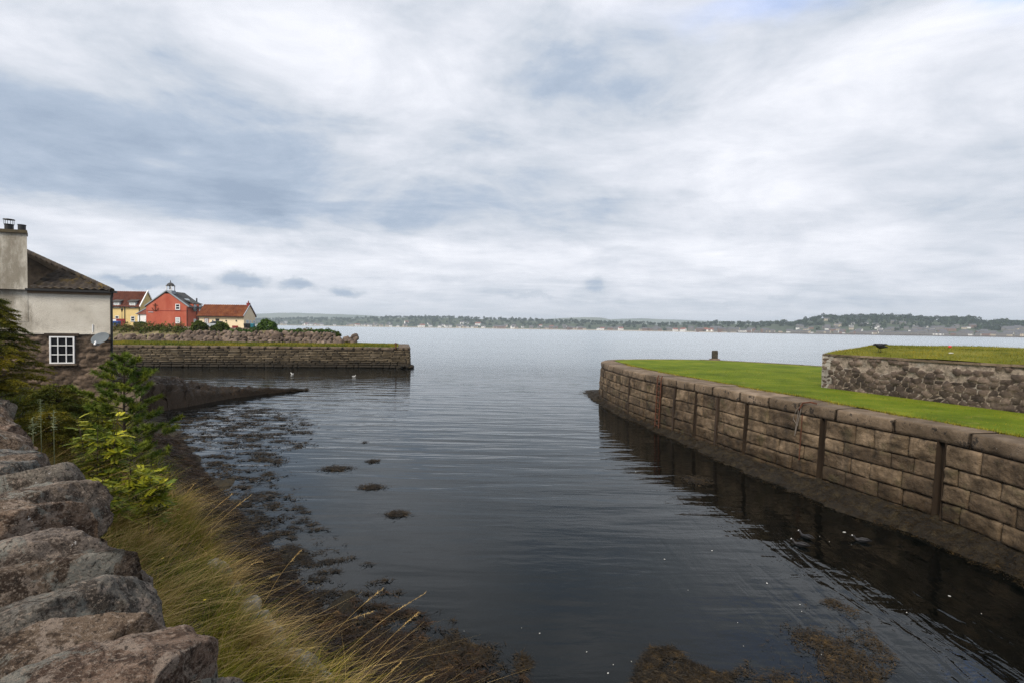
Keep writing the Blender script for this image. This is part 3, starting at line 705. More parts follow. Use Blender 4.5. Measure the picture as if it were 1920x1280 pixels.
# weed ledge at the foot
edge_px = [(1911, 1090), (1799, 1037), (1687, 992), (1589, 965), (1508, 929), (1441, 907), (1347, 862), (1248, 817), (1150, 775), (1105, 745), (1091, 735), (1110, 726)]
LE = Path([(11.2, -4), (10.6, 3), (10.3, 7)]+[P(*q, 0) for q in edge_px]+[(8.3, 41), (14, 43)], 2, .12)
def ledge():
    ns = 420; nt = 16
    sa = np.linspace(QP.near((11.9, -4)), QP.near(P(1200, 672.5, ZT)), ns); sb = np.linspace(0, LE.L-.2, ns)
    pa = QP.at(sa, np.full(ns, .06)); 
    # match nearest ledge point to every wall point
    idx = np.argmin(np.linalg.norm(LE.p[None]-pa[:, None], axis=2), axis=1); idx = np.maximum.accumulate(idx)
    pb = LE.p[idx]
    zf = np.interp(pa[:, 1], [8, 16, 24, 36], [.50, .38, .28, .2])
    t = np.linspace(0, 1.35, nt)
    V = pa[:, None]*(1-t)[None, :, None]+pb[:, None]*t[None, :, None]
    z = zf[:, None]*(1-t[None])-.02-.15*np.maximum(t[None]-1, 0)
    q = np.concatenate([V*3.1, z[..., None]], -1)
    z = z+.10*fbm(q, 5, .6)*np.clip(t[None]*3, .3, 1)*np.clip(1.6-t[None], .4, 1)
    V = V+.12*fbm(q*1.3+9, 3)[..., None]*np.array([1, .3])*np.clip(t, 0, 1)[None, :, None]
    V3 = np.concatenate([V, z[..., None]], -1)
    tag(mesh('weed_ledge', V3, grid_faces(ns, nt), M_weed, tone=(fbm(q, 2)*.5+.5).ravel(), smooth=True), 'low ledge thick with brown weed along the foot of the right quay', 'ledge')
    # fronds lying over it
    n = 26000
    i = rng.integers(0, ns, n); tt = rng.uniform(0.05, 1.18, n)
    j = np.clip(tt/1.35*(nt-1), 0, nt-2).astype(int)
    b = V3[i, j]+(V3[i, j+1]-V3[i, j])*rng.uniform(0, 1, (n, 1)); b[:, 2] = np.maximum(b[:, 2], -.01)+.012
    b[:, :2] += rng.normal(0, .05, (n, 2))
    a_ = rng.uniform(0, 2*pi, n); d = np.stack([np.cos(a_)-.3, np.sin(a_)*.8, rng.uniform(-.15, .35, n)], -1)
    Vf, Ff, kk = ribbons(b, nz(d), rng.uniform(.05, .16, n), .02, np.stack([0*a_, 0*a_, -.3+0*a_], -1), 2)
    tag(mesh('ledge_weed', Vf, Ff, M_wrack, tone=np.repeat(rng.uniform(0, 1, n), kk)), 'mat of short brown wrack fronds on the ledge below the right quay', 'seaweed', kind='stuff')
ledge()

# lawn on the quay
from mathutils.geometry import tessellate_polygon
def flat_poly(name, pts, z, mat, zf=None):
    tr = tessellate_polygon([[Vector((p[0], p[1], 0)) for p in pts]])
    me_ = [(p[0], p[1], z) for p in pts]
    F = []
    for t in tr:
        a, b, c = [np.array(me_[i]) for i in t]
        F.append(t if np.cross(b-a, c-a)[2] > 0 else t[::-1])
    return mesh(name, me_, F, mat)
ins = [QI.at([s], [-.0])[0] for s in np.arange(0, QI.L-.2, .6)]
tag(flat_poly('lawn', ins, ZT+.012, M_lawn), kind='structure')
def grass_on(name, label, n, boxr, inside, z, hgt, mat, tone_f=None, patchy=False, wdt=.012):
    x = rng.uniform(boxr[0], boxr[1], n); y = rng.uniform(boxr[2], boxr[3], n)
    ok = inside(x, y); x, y = x[ok], y[ok]; n = len(x)
    zz = z(x, y) if callable(z) else np.full(n, z)
    b = np.stack([x, y, zz], -1)
    d = nz(np.stack([rng.normal(0, .35, n), rng.normal(0, .35, n), np.ones(n)], -1))
    V, F, k = ribbons(b, d, hgt*rng.uniform(.5, 1.5, n), wdt, np.stack([rng.normal(0, .4, n), rng.normal(0, .4, n), 0*x], -1), 2)
    t = np.clip(.25+.6*fbm(np.stack([x*.9, y*.9, 0*x], -1), 5, .65)+.35*fbm(np.stack([x*.25, y*.25, 0*x+3], -1), 2)+rng.normal(0, .2, n), 0, 1)
    return tag(mesh(name, V, F, mat, tone=np.repeat(t, k)), label, 'grass', kind='stuff')
def inpoly(pts):
    pts = np.array(pts)
    def f(x, y):
        c = np.zeros(len(x), bool); j = len(pts)-1
        for i in range(len(pts)):
            xi, yi = pts[i]; xj, yj = pts[j]
            with np.errstate(divide='ignore', invalid='ignore'):
                m = ((yi > y) != (yj > y)) & (x < (xj-xi)*(y-yi)/(yj-yi+1e-12)+xi)
            c ^= m; j = i
        return c
    return f
lawn_in = inpoly(ins)
# raised sea wall with turf top
RA = np.array([13.35, 20.7]); RB = np.array([15.5, 14.55]); rd = nz(RB-RA); rout = np.array([-rd[1]*-1, rd[0]*-1])
rout = np.array([rd[1], -rd[0]]); 
if rout[0] > 0: rout = -rout
RBB = RA+rd*26; RC = np.array([18.6, 25.2])
sw = thing('raised_seawall', 'mortared rubble wall holding the raised turf platform at right', 'wall')
rubble((RA[0], RA[1], 2.55), rd, 26, 1.55, (.30, .20), 21, M_rub2, 'rubble_face', sw, rout, .045, .045, lowonly=(.50, 1.7))
ed = nz(RC-RA); eo = np.array([-ed[1], ed[0]])
rubble((RA[0], RA[1], 2.55), ed, float(np.linalg.norm(RC-RA))+2, 1.55, (.4, .3), 22, M_rub2, 'end_face', sw, eo, .045, .06)
g2 = random.Random(3); mb = MB()
for z_ in np.arange(2.55, 4.05, .3):                          # squared quoins at the corner
    a_ = g2.uniform(.28, .5); b_ = g2.uniform(.25, .45)
    q = [RA+rout*.03+eo*.03, RA+rd*a_+rout*.035, RA+rd*a_-rout*.1, RA+ed*b_-eo*.1, RA+ed*b_+eo*.035]
    V = [(*p_, z_+.01) for p_ in q]+[(*p_, z_+.29) for p_ in q]; m_ = len(q)
    mb.add(V, [tuple(range(m_))[::-1], tuple(range(m_, 2*m_))]+[(i, (i+1) % m_, m_+(i+1) % m_, m_+i) for i in range(m_)], g2.random())
mb.build('quoins', pmat('quoin_stone', [(0, (.17, .15, .13)), (1, (.42, .39, .35))], 4, 6, .9, .8, 20, .03, .3), sw)
# thin wall-head slabs
mb = MB(); s = 0
while s < 25.5:
    L = g2.uniform(.5, 1.2); a_ = RA+rd*s+rout*g2.uniform(.03, .07); b_ = RA+rd*(s+L-.02)+rout*g2.uniform(.03, .07); h_ = 4.10+g2.uniform(-.01, .015)
    q = [a_, b_, b_-rout*.35, a_-rout*.35]
    V = [(*p_, h_-.07) for p_ in q]+[(*p_, h_) for p_ in q]
    mb.add(V, [(0, 1, 2, 3), (7, 6, 5, 4), (0, 4, 5, 1), (1, 5, 6, 2), (2, 6, 7, 3), (3, 7, 4, 0)], g2.random()); s += L
mb.build('wall_head', M_cop, sw)
def mound():
    n, m = 160, 50
    s = np.linspace(0, 1, n); t = np.linspace(0, 1, m)
    fr = RA+rd*.0+(RBB-RA)*s[:, None]-rout*.06
    bk = np.array([[18.3, 25.8], [21, 26.2], [25, 25.0], [30, 22], [38, 15], [47, 3]]); d = np.linspace(0, 1, len(bk))
    back = np.stack([np.interp(s, d, bk[:, 0]), np.interp(s, d, bk[:, 1])], -1)
    V = fr[:, None]*(1-t)[None, :, None]+back[:, None]*t[None, :, None]
    q = np.concatenate([V*.6, 0*V[..., :1]], -1)
    z = 4.115+.27*np.clip(t[None]*3.2, 0, 1)**.7*np.clip(s[:, None]*12, .12, 1)+.035*fbm(q, 4)
    z = np.where(t[None] > .97, z-(t[None]-.97)*30, z)
    ll = np.linalg.norm(V-RA, axis=-1)
    V3 = np.concatenate([V, z[..., None]], -1)
    tag(mesh('turf_platform', V3, grid_faces(n, m), M_mossy, smooth=True), kind='structure')
    k = 30000; i = rng.integers(0, int(n*.75), k); j = (rng.uniform(0, 1, k)**1.3*(m-3)).astype(int)
    b = V3[i, j]+(V3[i, j+1]-V3[i, j])*rng.uniform(0, 1, (k, 1)); b2 = V3[i+1, j]-V3[i, j]; b = b+b2*rng.uniform(0, 1, (k, 1)); b[:, 2] -= .01
    dd = nz(np.stack([rng.normal(0, .5, k), rng.normal(0, .5, k), np.ones(k)], -1))
    Vg, Fg, kk = ribbons(b, dd, rng.uniform(.03, .11, k), .014, np.stack([rng.normal(0, .4, k), rng.normal(0, .4, k), 0*b[:, 0]], -1), 2)
    t_ = np.clip(.45+.5*fbm(b*.7, 4)+rng.normal(0, .15, k), 0, 1)
    tag(mesh('platform_grass', Vg, Fg, M_blade, tone=np.repeat(t_, kk)), 'short yellowish turf on the raised platform', 'grass', kind='stuff')
    return V3
V3m = mound()
plat = inpoly([tuple(RA), tuple(RC), (21, 26), (25, 25), (30, 22), (38, 15), (47, 3), tuple(RBB)])
grass_on('lawn_grass', 'short mown green grass on the right quay', 70000, (8, 26, 9, 30), lambda x, y: lawn_in(x, y) & ~plat(x, y), ZT, .035, M_blade, wdt=.012)
# longer fringe where turf meets the coping
ss = rng.uniform(8, 46, 9000); o_ = rng.normal(-.03, .05, 9000); pp = QI.at(ss, np.abs(o_)*1.6*(1+fbm(np.stack([ss*1.5, 0*ss, 0*ss], -1), 3)))
d = nz(np.stack([rng.normal(-.2, .5, 9000), rng.normal(0, .5, 9000), np.ones(9000)], -1))
Vg, Fg, kk = ribbons(np.c_[pp, np.full(9000, ZT)], d, rng.uniform(.03, .12, 9000), .013, np.stack([rng.normal(0, .5, 9000)]*2+[0*ss], -1), 2)
tag(mesh('fringe_grass', Vg, Fg, M_blade, tone=np.repeat(rng.uniform(.4, 1, 9000), kk)), 'straw-tinged grass fringe against the quay coping', 'grass', kind='stuff')

# stone mooring post, bird, litter
p = P(1340, 673.2, ZT)
post = thing('mooring_post', 'short square dark stone post standing at the far edge of the lawn', 'post', (p[0], p[1], ZT))
V_, F_ = boulder(20, 24, (.2, .2, .40), 3, .25, .25, .03, 1.2, 4); V_[:, 2] += .34
mesh('shaft', V_, F_, pmat('post_stone', [(0, (.02, .018, .014)), (1, (.09, .08, .06))], 6, 6, .9, .8, 20, .02), post, smooth=True)
V_, F_ = boulder(10, 30, (.42, .42, .06), 5, .5, 1, .05, 1.2, 3); mesh('base_slab', V_, F_, M_cop, post, tone=.5, smooth=True)

def loft(spine, rad, asp=1., n=12):
    spine = np.array(spine, float); rad = np.array(rad, float); t = nz(np.gradient(spine, axis=0))
    side = np.array([0, 1., 0]); up = np.cross(t, side); a = np.linspace(0, 2*pi, n, endpoint=False)
    V = spine[:, None]+rad[:, None, None]*(side[None, None]*np.cos(a)[None, :, None]*asp+nz(up)[:, None]*np.sin(a)[None, :, None])
    F = grid_faces(len(spine), n, closed=True).tolist()+[tuple(range(n))[::-1], tuple((len(spine)-1)*n+i for i in range(n))]
    return V.reshape(-1, 3), F
def bird(name, label, cat, loc, rz, sc, body, wing, beak, pose='swim', group=None):
    t = thing(name, label, cat, loc, rz, group)
    if pose == 'swim':
        sp = [(-.27, 0, .08), (-.22, 0, .07), (-.12, 0, .05), (0, 0, .04), (.10, 0, .05), (.16, 0, .09), (.185, 0, .15), (.20, 0, .20), (.235, 0, .215), (.27, 0, .205)]
        rd_ = [.004, .03, .07, .085, .075, .045, .03, .036, .034, .012]
    elif pose == 'dive':
        sp = [(-.22, 0, .05), (-.16, 0, .05), (-.08, 0, .035), (0, 0, .025), (.09, 0, .03), (.14, 0, .05), (.17, 0, .09), (.19, 0, .12), (.22, 0, .125), (.25, 0, .115)]
        rd_ = [.004, .025, .055, .065, .055, .038, .027, .033, .03, .01]
    else:
        sp = [(-.26, 0, .17), (-.18, 0, .18), (-.08, 0, .19), (0, 0, .20), (.08, 0, .22), (.13, 0, .24), (.16, 0, .25), (.19, 0, .25), (.22, 0, .24), (.245, 0, .23)]
        rd_ = [.02, .03, .06, .075, .06, .04, .034, .036, .03, .012]
    V, F = loft(np.array(sp)*sc, np.array(rd_)*sc, 1.05)
    mesh('body', V, F, body, t, smooth=True)
    b = MB().tube(np.array([sp[-1], (sp[-1][0]+.05, 0, sp[-1][2]-.012)])*sc, [.010*sc, .003*sc], 6); b.build('beak', beak, t)
    for sgn in (-1, 1):
        z0 = sp[3][2]
        sw_ = [(-.26, .02*sgn, z0+.05), (-.14, .07*sgn, z0+.06), (-.02, .085*sgn, z0+.05), (.07, .07*sgn, z0+.03)]
        V, F = loft(np.array(sw_)*sc, np.array([.006, .022, .03, .012])*sc, .7, 8); mesh('wing', V, F, wing, t, smooth=True)
    if pose == 'stand':
        for sgn in (-1, 1):
            MB().tube(np.array([(0, .03*sgn, .15), (.01, .03*sgn, .07), (0, .03*sgn, 0)])*sc, .007*sc, 5).add(np.array([(-.02, .03*sgn, .005), (.05, .015*sgn, .005), (.06, .045*sgn, .005)])*sc, [(0, 1, 2)]).build('leg', beak, t)
    return t
def mound_z(x, y):
    i = np.argmin(np.linalg.norm(V3m.reshape(-1, 3)[:, :2]-np.array([x, y]), axis=1)); return V3m.reshape(-1, 3)[i, 2]
p = P(1650, 655, 4.36); bird('crow', 'black crow bent over the turf near the left end of the platform', 'bird', (p[0], p[1], mound_z(p[0], p[1])+.0), pi+.2, 2.2*.6, M_bird, M_bird, M_black, 'stand')
p = P(1781, 652, 4.38); V_, F_ = boulder(10, 14, (.07, .05, .06), 8, .8, .8, .1); o = mesh('litter_cup', V_+np.array([p[0], p[1], mound_z(p[0], p[1])+.05]), F_, plain('red_plastic', (.5, .02, .03), .4), smooth=True); tag(o, 'tiny red piece of litter on the skyline of the raised turf', 'litter')
p = P(1783, 668, 4.2); V_, F_ = boulder(8, 14, (.09, .04, .02), 9, .8, .8, .2); o = mesh('litter_paper', V_+np.array([p[0], p[1], mound_z(p[0], p[1])+.05]), F_, M_foam, smooth=True); tag(o, 'small white scrap of litter on the raised turf', 'litter')

# ------------------------------------------------------------------ left pier
PZ = 2.44
pw = [P(768, 690, 0), P(700, 688.9, 0), P(500, 688.2, 0), P(272, 687.3, 0)]
pw = [p[:2] for p in pw]
e0 = pw[0]
d_l = nz(pw[3]-pw[2])
PL = Path([e0+np.array([-3.2, 14]), e0+np.array([-1.8, 8]), e0+np.array([-.42, 2]), e0+np.array([-.04, .2]), e0, e0+np.array([-.3, -.02]), pw[1], pw[2], pw[3], pw[3]+d_l*12, pw[3]+d_l*30][::-1], 1)
# travel from far left to the right: outward must be on the camera side -> reverse normals
PL.nn = -PL.nn
pier = thing('stone_pier', 'long low pier of thin dark stone courses across the left of the harbour', 'pier')
lvp = [2.12, 1.93, 1.72, 1.55, 1.36, 1.15, .98, .78, .55, .3, 0, -.5]
V_, F_, T_ = masonry(PL, 1, PL.L-1, lvp, [], .5, 1.7, 31, .03, .06, .16, .02, .05, PZ)
mesh('masonry', V_, F_, M_pier, pier, T_)
PLI = Path([e0+np.array([-4.5, 13]), e0+np.array([-3.3, 8]), e0+np.array([-1.7, 1.2]), e0+np.array([-1.6, .9]), pw[1]+np.array([0, .8]), pw[2]+np.array([0, .8]), pw[3]+np.array([0, .8]), pw[3]+d_l*12+np.array([0, .8]), pw[3]+d_l*29.5+np.array([0, .8])][::-1], 1)
V_, F_, T_ = coping(PL, PLI, 1, PL.L-1, [], PZ, 2.13, 1.0, 2.2, 33, .05, .03, .25)
mesh('coping', V_, F_[:, ::-1].copy(), M_cop, pier, T_*.6)
V_, F_ = ribbonwall(PL, 0, PL.L, -.12, PZ-.1, -3.1, .5)
mesh('wall_core', V_, F_, M_dark, pier)
# toe of stones at the pier head
mb = MB(); g = random.Random(9)
for k_ in range(26):
    p = e0+np.array([g.uniform(-.8, .28), g.uniform(-.35, 1.0)]); V_, F_ = boulder(8, 10, (g.uniform(.2, .5), g.uniform(.2, .5), g.uniform(.1, .3)), k_, .7, .7, .2)
    mb.add(V_+np.array([p[0], p[1], .02+.35*max(0, .9-(p[0]-e0[0]))*.5]), F_.tolist(), g.random())
mb.build('toe_stones', M_weed, pier, smooth=True)
# platform on the pier and bank behind it
ll = [PLI.at([s], [0.])[0] for s in np.arange(0, PLI.L-.1, 1.)]
poly_pier = [tuple(q) for q in ll]+[(-30, 78), (-100, 78)]
tag(flat_poly('pier_turf', poly_pier, PZ+.01, M_mossy), kind='structure')
pin = inpoly(poly_pier)
grass_on('pier_grass', 'rough yellow-green grass strip along the top of the left pier', 60000, (-52, -12, 55, 68), pin, PZ, .22, M_blade, wdt=.05)
# raised land carrying the houses; its seaward edge is the rock bank
def raised_z(x, y):
    xe = np.interp(y, [60, 68, 75, 90, 110, 130, 200, 300], [-23.5, -23.5, -27, -44, -58, -72, -118, -180])
    fx = np.clip((xe-x)/4.0, 0, 1); fy = np.clip((y-65.5)/6.0, 0, 1)
    f = np.minimum(fx, fy); f = f*f*(3-2*f)
    z = 2.3+(4.12-2.3)*f
    z = np.where((x > xe), 2.3-(x-xe)*.75, z)
    z = np.where((y > 73) & (x > -30), np.minimum(z, 4.12-np.clip((x-xe+4)/4, 0, 3)*1.8), z)
    return z
X, Y = np.meshgrid(np.r_[np.arange(-330, -80, 8.), np.arange(-80, -14, .8)], np.r_[np.arange(64, 84, .6), np.arange(84, 300, 6)], indexing='ij')
Zr = raised_z(X, Y)+.06*fbm(np.stack([X*.5, Y*.5, X*0], -1), 3)
tag(mesh('raised_land', np.stack([X, Y, Zr], -1), grid_faces(*X.shape), pmat('bank_turf', [(0, (.06, .055, .02)), (.5, (.14, .12, .055)), (1, (.25, .205, .13))], .7, 7, .95, .6, 9, .05), smooth=True), kind='structure')
# boulders
g = random.Random(12); protos = []
for k_ in range(10):
    V_, F_ = boulder(11, 13, (.50, .40, .36), k_*3+2, .8, .8, .22, 1.1, 3, 0, 9, .5)
    protos.append(mesh('boulder', V_, F_, M_rock, tone=g.random()))
cnt = 0
def place_rock(x, y, z, s):
    global cnt
    o = protos[cnt % 10] if cnt < 10 else protos[cnt % 10].copy()
    if cnt >= 10: COL.objects.link(o)
    o.location = (x, y, z); o.scale = (s, s*g.uniform(.8, 1.1), s*g.uniform(.8, 1.1)); o.rotation_euler = (g.uniform(-.5, .5), g.uniform(-.5, .5), g.uniform(0, 6.3))
    tag(o, 'angular brown boulder in the rock bank behind the pier grass', 'boulder', 'boulders of the rock bank'); cnt += 1
for row in range(5):
    x = -54.0 if row < 3 else -46.0
    while x < -22.5:
        y = 65.2+row*.78+g.uniform(-.25, .25)
        if x > -22.6-row*.55: break
        s = g.uniform(.6, 1.05)
        if cnt < 268: place_rock(x, y, 2.45+row*.33+g.uniform(-.08, .12), s)
        x += s*g.uniform(.62, .80)
for k_ in range(28):
    a = k_/28.; place_rock(-22.6-a*2.2+g.uniform(-.8, .8), 66+a*9, 2.2+a*1.2+g.uniform(-.9, .3), g.uniform(.9, 1.3))

# bushes and rough growth along the bank
def bush(label, px, Y, w_px, ytop, ybase, mat, seed, n=1500, size=.22, group=None, name='bush', shell=.5, lump=.3):
    a = Q(px, ybase, Y); b = Q(px, ytop, Y); r = w_px/FPX*Y/2; h = (b[2]-a[2])/2
    t = thing(name, label, 'bush', (a[0], Y, a[2]-.1), 0, group)
    V, F, T = leaf_cloud(n, (0, 0, h), (r, r*.8, h*1.05), size, shell, lump, seed)
    mesh('foliage', V, F, mat, t, T)
    mb = MB()
    for k_ in range(5):
        a_ = k_*1.3; mb.tube([(0, 0, -.1), (.2*r*cos(a_), .2*r*sin(a_), h*.8), (.6*r*cos(a_), .6*r*sin(a_), h*1.4)], [.05, .035, .012], 5)
    mb.build('stem', M_bark, t)
    return t
bush('dark rounded bush in front of the right corner of the red house', 373, 71, 28, 603, 629, M_bush, 1, 2600)
bush('very dark broad bush half hiding the silver car', 413, 71, 36, 605.5, 630, M_bush, 2, 2800)
bush('tall round green bush to the right of the cream bungalow', 501, 72, 36, 600, 628, M_bushg, 3, 2600, .24)
bush('small dark shrub at the very tip of the rock bank', 630, 70, 17, 620.5, 631, M_bush, 4, 700)
def scrub(name, label, px0, px1, n, ytop, ybase, mat, seed, Y=70.5):
    ps = []; g = np.random.default_rng(seed); m = int((px1-px0)/7)+1
    for i in range(m):
        px = px0+(px1-px0)*(i+.5)/m+g.uniform(-3, 3); yb = ybase+g.uniform(-1.5, 1.5); yt = ytop+g.uniform(-2.5, 3)
        a = Q(px, yb, Y+g.uniform(-.8, .8)); b = Q(px, yt, Y); h = max(.12, (b[2]-a[2])/2)
        ps.append(leaf_cloud(int(n/m), (a[0], a[1], a[2]+h), (g.uniform(.45, .8), .5, h), .16, .3, .35, seed*50+i))
    V, F, T = merge(ps)
    tag(mesh(name, V, F, mat, tone=T), label, 'scrub', kind='stuff')
scrub('rusty_weeds', 'rusty dry docks growing along the left end of the bank', 212, 345, 8000, 606, 640, M_rust, 5)
scrub('green_scrub', 'low olive scrub mixed in the bank left of the round bushes', 230, 360, 3800, 612, 634, M_bush, 6, 69.8)
scrub('middle_scrub', 'low green scrub between the two dark bushes and the tall green one', 430, 492, 2400, 615, 629, M_bushg, 7)
scrub('end_scrub', 'low trailing green scrub running to the end of the rock bank', 515, 622, 4200, 617.5, 629, M_bushg, 8)
scrub('beige_weeds', 'beige dry grass tufts on the crest of the bank end', 560, 622, 1000, 616.5, 623, M_rust, 9, 72.5)

# low stone boundary wall in front of the houses
def low_wall():
    mb = MB(); g = random.Random(4); Y = 78; x = Q(205, 612, Y)[0]; x1 = Q(486, 612, Y)[0]
    while x < x1:
        L = g.uniform(.35, .8)
        mb.box((x, Y, 3.6), (x+L-.03, Y+.4, 4.28+g.uniform(-.05, .04)), g.random())
        mb.box((x+.04, Y+.05, 4.2), (x+L-.1, Y+.35, 4.36+g.uniform(-.05, .07)), g.random()); x += L
    tag(mb.build('boundary_wall', M_lwall), 'low pinkish stone wall with upright cope along the house yards', 'wall')
low_wall()

# ------------------------------------------------------------------ houses across the harbour
def xw(px, Y): return (px-960)/FPX*Y*1.0
def window(x0, x1, z0, z1, Y, parent, frame=.06, pane=None, bars=1, surround=None, depth=.05, name='window', vbars=0, side=None):
    """flat window on a wall facing -Y (or +x when side is given: then x0,x1 are y values)"""
    f = MB(); 
    def bx(mb, a0, a1, b0, b1, d0, d1):
        if side is None: mb.box((a0, Y-d1, b0), (a1, Y-d0, b1))
        else: mb.box((side+d0, a0, b0), (side+d1, a1, b1))
    if surround:
        s_ = MB(); bx(s_, x0-.14, x1+.14, z0-.16, z1+.12, 0, .03)
    bx(f, x0, x1, z0, z0+frame, .03, depth+.03); bx(f, x0, x1, z1-frame, z1, .03, depth+.03)
    bx(f, x0, x0+frame, z0+frame, z1-frame, .03, depth+.03); bx(f, x1-frame, x1, z0+frame, z1-frame, .03, depth+.03)
    for k_ in range(bars): zc = z0+(z1-z0)*(k_+1)/(bars+1); bx(f, x0+frame, x1-frame, zc-frame*.35, zc+frame*.35, .031, depth+.025)
    for k_ in range(vbars): xc = x0+(x1-x0)*(k_+1)/(vbars+1); bx(f, xc-frame*.35, xc+frame*.35, z0+frame, z1-frame, .032, depth+.022)
    fo = f.build(name, M_white, parent)
    p = MB(); bx(p, x0+.01, x1-.01, z0+.01, z1-.01, .005, .045); p.build('pane', pane or M_glass, fo)
    s2 = MB(); bx(s2, x0-.08, x1+.08, z0-.09, z0-.005, 0, .12); s2.build('sill', surround or M_lead, fo)
    if surround: s_.build('surround', surround, fo)
    return fo
def gabled(t, x0, x1, y0, y1, zb, ze, zr, wallm, roofm, ridge='x', over=.25, rt=.12, roofname='roof'):
    """box with gable roof; ridge along x or y"""
    mb = MB()
    if ridge == 'y':
        xm = (x0+x1)/2
        V = [(x0, y0, zb), (x1, y0, zb), (x1, y0, ze), (xm, y0, zr), (x0, y0, ze), (x0, y1, zb), (x1, y1, zb), (x1, y1, ze), (xm, y1, zr), (x0, y1, ze)]
    else:
        ym = (y0+y1)/2
        V = [(x1, y0, zb), (x1, y1, zb), (x1, y1, ze), (x1, ym, zr), (x1, y0, ze), (x0, y0, zb), (x0, y1, zb), (x0, y1, ze), (x0, ym, zr), (x0, y0, ze)]
    mb.add(V, [(0, 1, 2, 3, 4), (9, 8, 7, 6, 5), (0, 5, 6, 1), (1, 6, 7, 2), (4, 9, 5, 0), (2, 7, 8, 3), (3, 8, 9, 4)])
    mb.build('wall', wallm, t)
    r = MB()
    for sg in (-1, 1):
        if ridge == 'y':
            xm = (x0+x1)/2; xe = (x0-over) if sg < 0 else (x1+over); k_ = (zr-ze)/((x1-x0)/2); zee = ze-over*k_
            pr = [(xe, zee), (xm, zr), (xm, zr+rt), (xe, zee+rt)]
            V = [(a, y0-.12, b+.01) for a, b in pr]+[(a, y1+.12, b+.01) for a, b in pr]
        else:
            ym = (y0+y1)/2; ye = (y0-over) if sg < 0 else (y1+over); k_ = (zr-ze)/((y1-y0)/2); zee = ze-over*k_
            pr = [(ye, zee), (ym, zr), (ym, zr+rt), (ye, zee+rt)]
            V = [(x0-.12, a, b+.01) for a, b in pr]+[(x1+.12, a, b+.01) for a, b in pr]
        r.add(V, [(0, 1, 2, 3), (7, 6, 5, 4), (0, 4, 5, 1), (1, 5, 6, 2), (2, 6, 7, 3), (3, 7, 4, 0)])
    return r.build(roofname, roofm, t)
def pantile(x0, x1, y0, z0, y1, z1, mat, parent, per=.35, rows=14, name='tiling'):
    nx = int((x1-x0)/per*4)+1; xs = np.linspace(x0, x1, nx)
    V = []; nrm = nz(np.array([0, -(z1-z0), (y1-y0)]))
    for k_ in range(rows):
        for tt, lift in ((k_/rows, .05), ((k_+1)/rows, .0)):
            b = np.array([0, y0+(y1-y0)*tt, z0+(z1-z0)*tt])
            off = lift+.03+.035*np.sin(xs/per*2*pi)
            V.append(np.stack([xs, b[1]+nrm[1]*off, b[2]+nrm[2]*off], -1))
    V = np.concatenate(V); F = grid_faces(rows*2, nx)
    return mesh(name, V, F, mat, parent)

GZ = 4.05
# red house
Y0 = 115.; rx0, rx1 = xw(274, Y0), xw(352, Y0); Y1 = -rx1*FPX/(960-382.5)
zE = Q(352, 575.5, Y0)[2]; zR = Q(312, 547, Y0)[2]
rh = thing('red_house', 'tall red rendered house with small bell turret on its gable', 'house')
rf = gabled(rh, rx0, rx1, Y0, Y1, GZ-.3, zE, zR, M_redr, M_slate, 'y', .3)
# verge boards
mb = MB(); xm = (rx0+rx1)/2
for xa in (rx0-.3, rx1+.3):
    k_ = (zR-zE)/((rx1-rx0)/2); za = zE-.3*k_
    V = [(xa, Y0-.2, za+.13), (xm, Y0-.2, zR+.13), (xm, Y0-.2, zR+.38), (xa, Y0-.2, za+.38), (xa, Y0+.12, za+.13), (xm, Y0+.12, zR+.13), (xm, Y0+.12, zR+.38), (xa, Y0+.12, za+.38)]
    mb.add(V, [(0, 1, 2, 3), (7, 6, 5, 4), (0, 4, 5, 1), (1, 5, 6, 2), (2, 6, 7, 3), (3, 7, 4, 0)])
mb.build('verge', M_lead, rh)
def zq(px, py, Y): return Q(px, py, Y)[2]
window(xw(329.1, Y0), xw(337.7, Y0), zq(333, 581, Y0), zq(333, 570.2, Y0), Y0, rh, .14, M_glass, 1)
window(xw(329.1, Y0), xw(337.7, Y0), zq(333, 606.3, Y0), zq(333, 595.3, Y0), Y0, rh, .14, M_blind, 1, M_redp)
MB().box((rx0+.05, Y0-.05, zq(300, 583, Y0)), (rx1-.05, Y0-.002, zq(300, 582.3, Y0))).build('string_course', M_redp, rh)
MB().box((xw(278, Y0), Y0-.06, zq(283, 586.2, Y0)), (xw(287.5, Y0), Y0-.003, zq(283, 584.6, Y0))).build('name_sign', M_lead, rh)
an = MB(); ax = xw(291.5, Y0); az_ = zq(291.5, 576.5, Y0)     # iron wall ornament: an anchor
an.tube([(ax, Y0-.15, az_+.9), (ax, Y0-.15, az_-.7)], .07, 6).tube([(ax-.5, Y0-.15, az_+.55), (ax+.5, Y0-.15, az_+.55)], .06, 6)
an.tube([(ax-.75, Y0-.15, az_-.1), (ax-.5, Y0-.15, az_-.6), (ax, Y0-.15, az_-.8), (ax+.5, Y0-.15, az_-.6), (ax+.75, Y0-.15, az_-.1)], .07, 6)
an.tube([(ax, Y0-.15, az_+.9), (ax, Y0, az_+.9)], .05, 6).build('wall_anchor', M_rustm, rh)
MB().tube([(rx1-.12, Y0-.12, zE-.1), (rx1-.12, Y0-.12, GZ)], .07, 6).build('downpipe', M_black, rh)
for fy in (.52,): MB().tube([(rx1+.12, Y0+(Y1-Y0)*fy, zE-.1), (rx1+.12, Y0+(Y1-Y0)*fy, GZ)], .09, 6).build('downpipe', M_black, rh)
MB().box((rx1+.28, Y0, zE-.22), (rx1+.42, Y1, zE-.08)).build('gutter', M_black, rh)
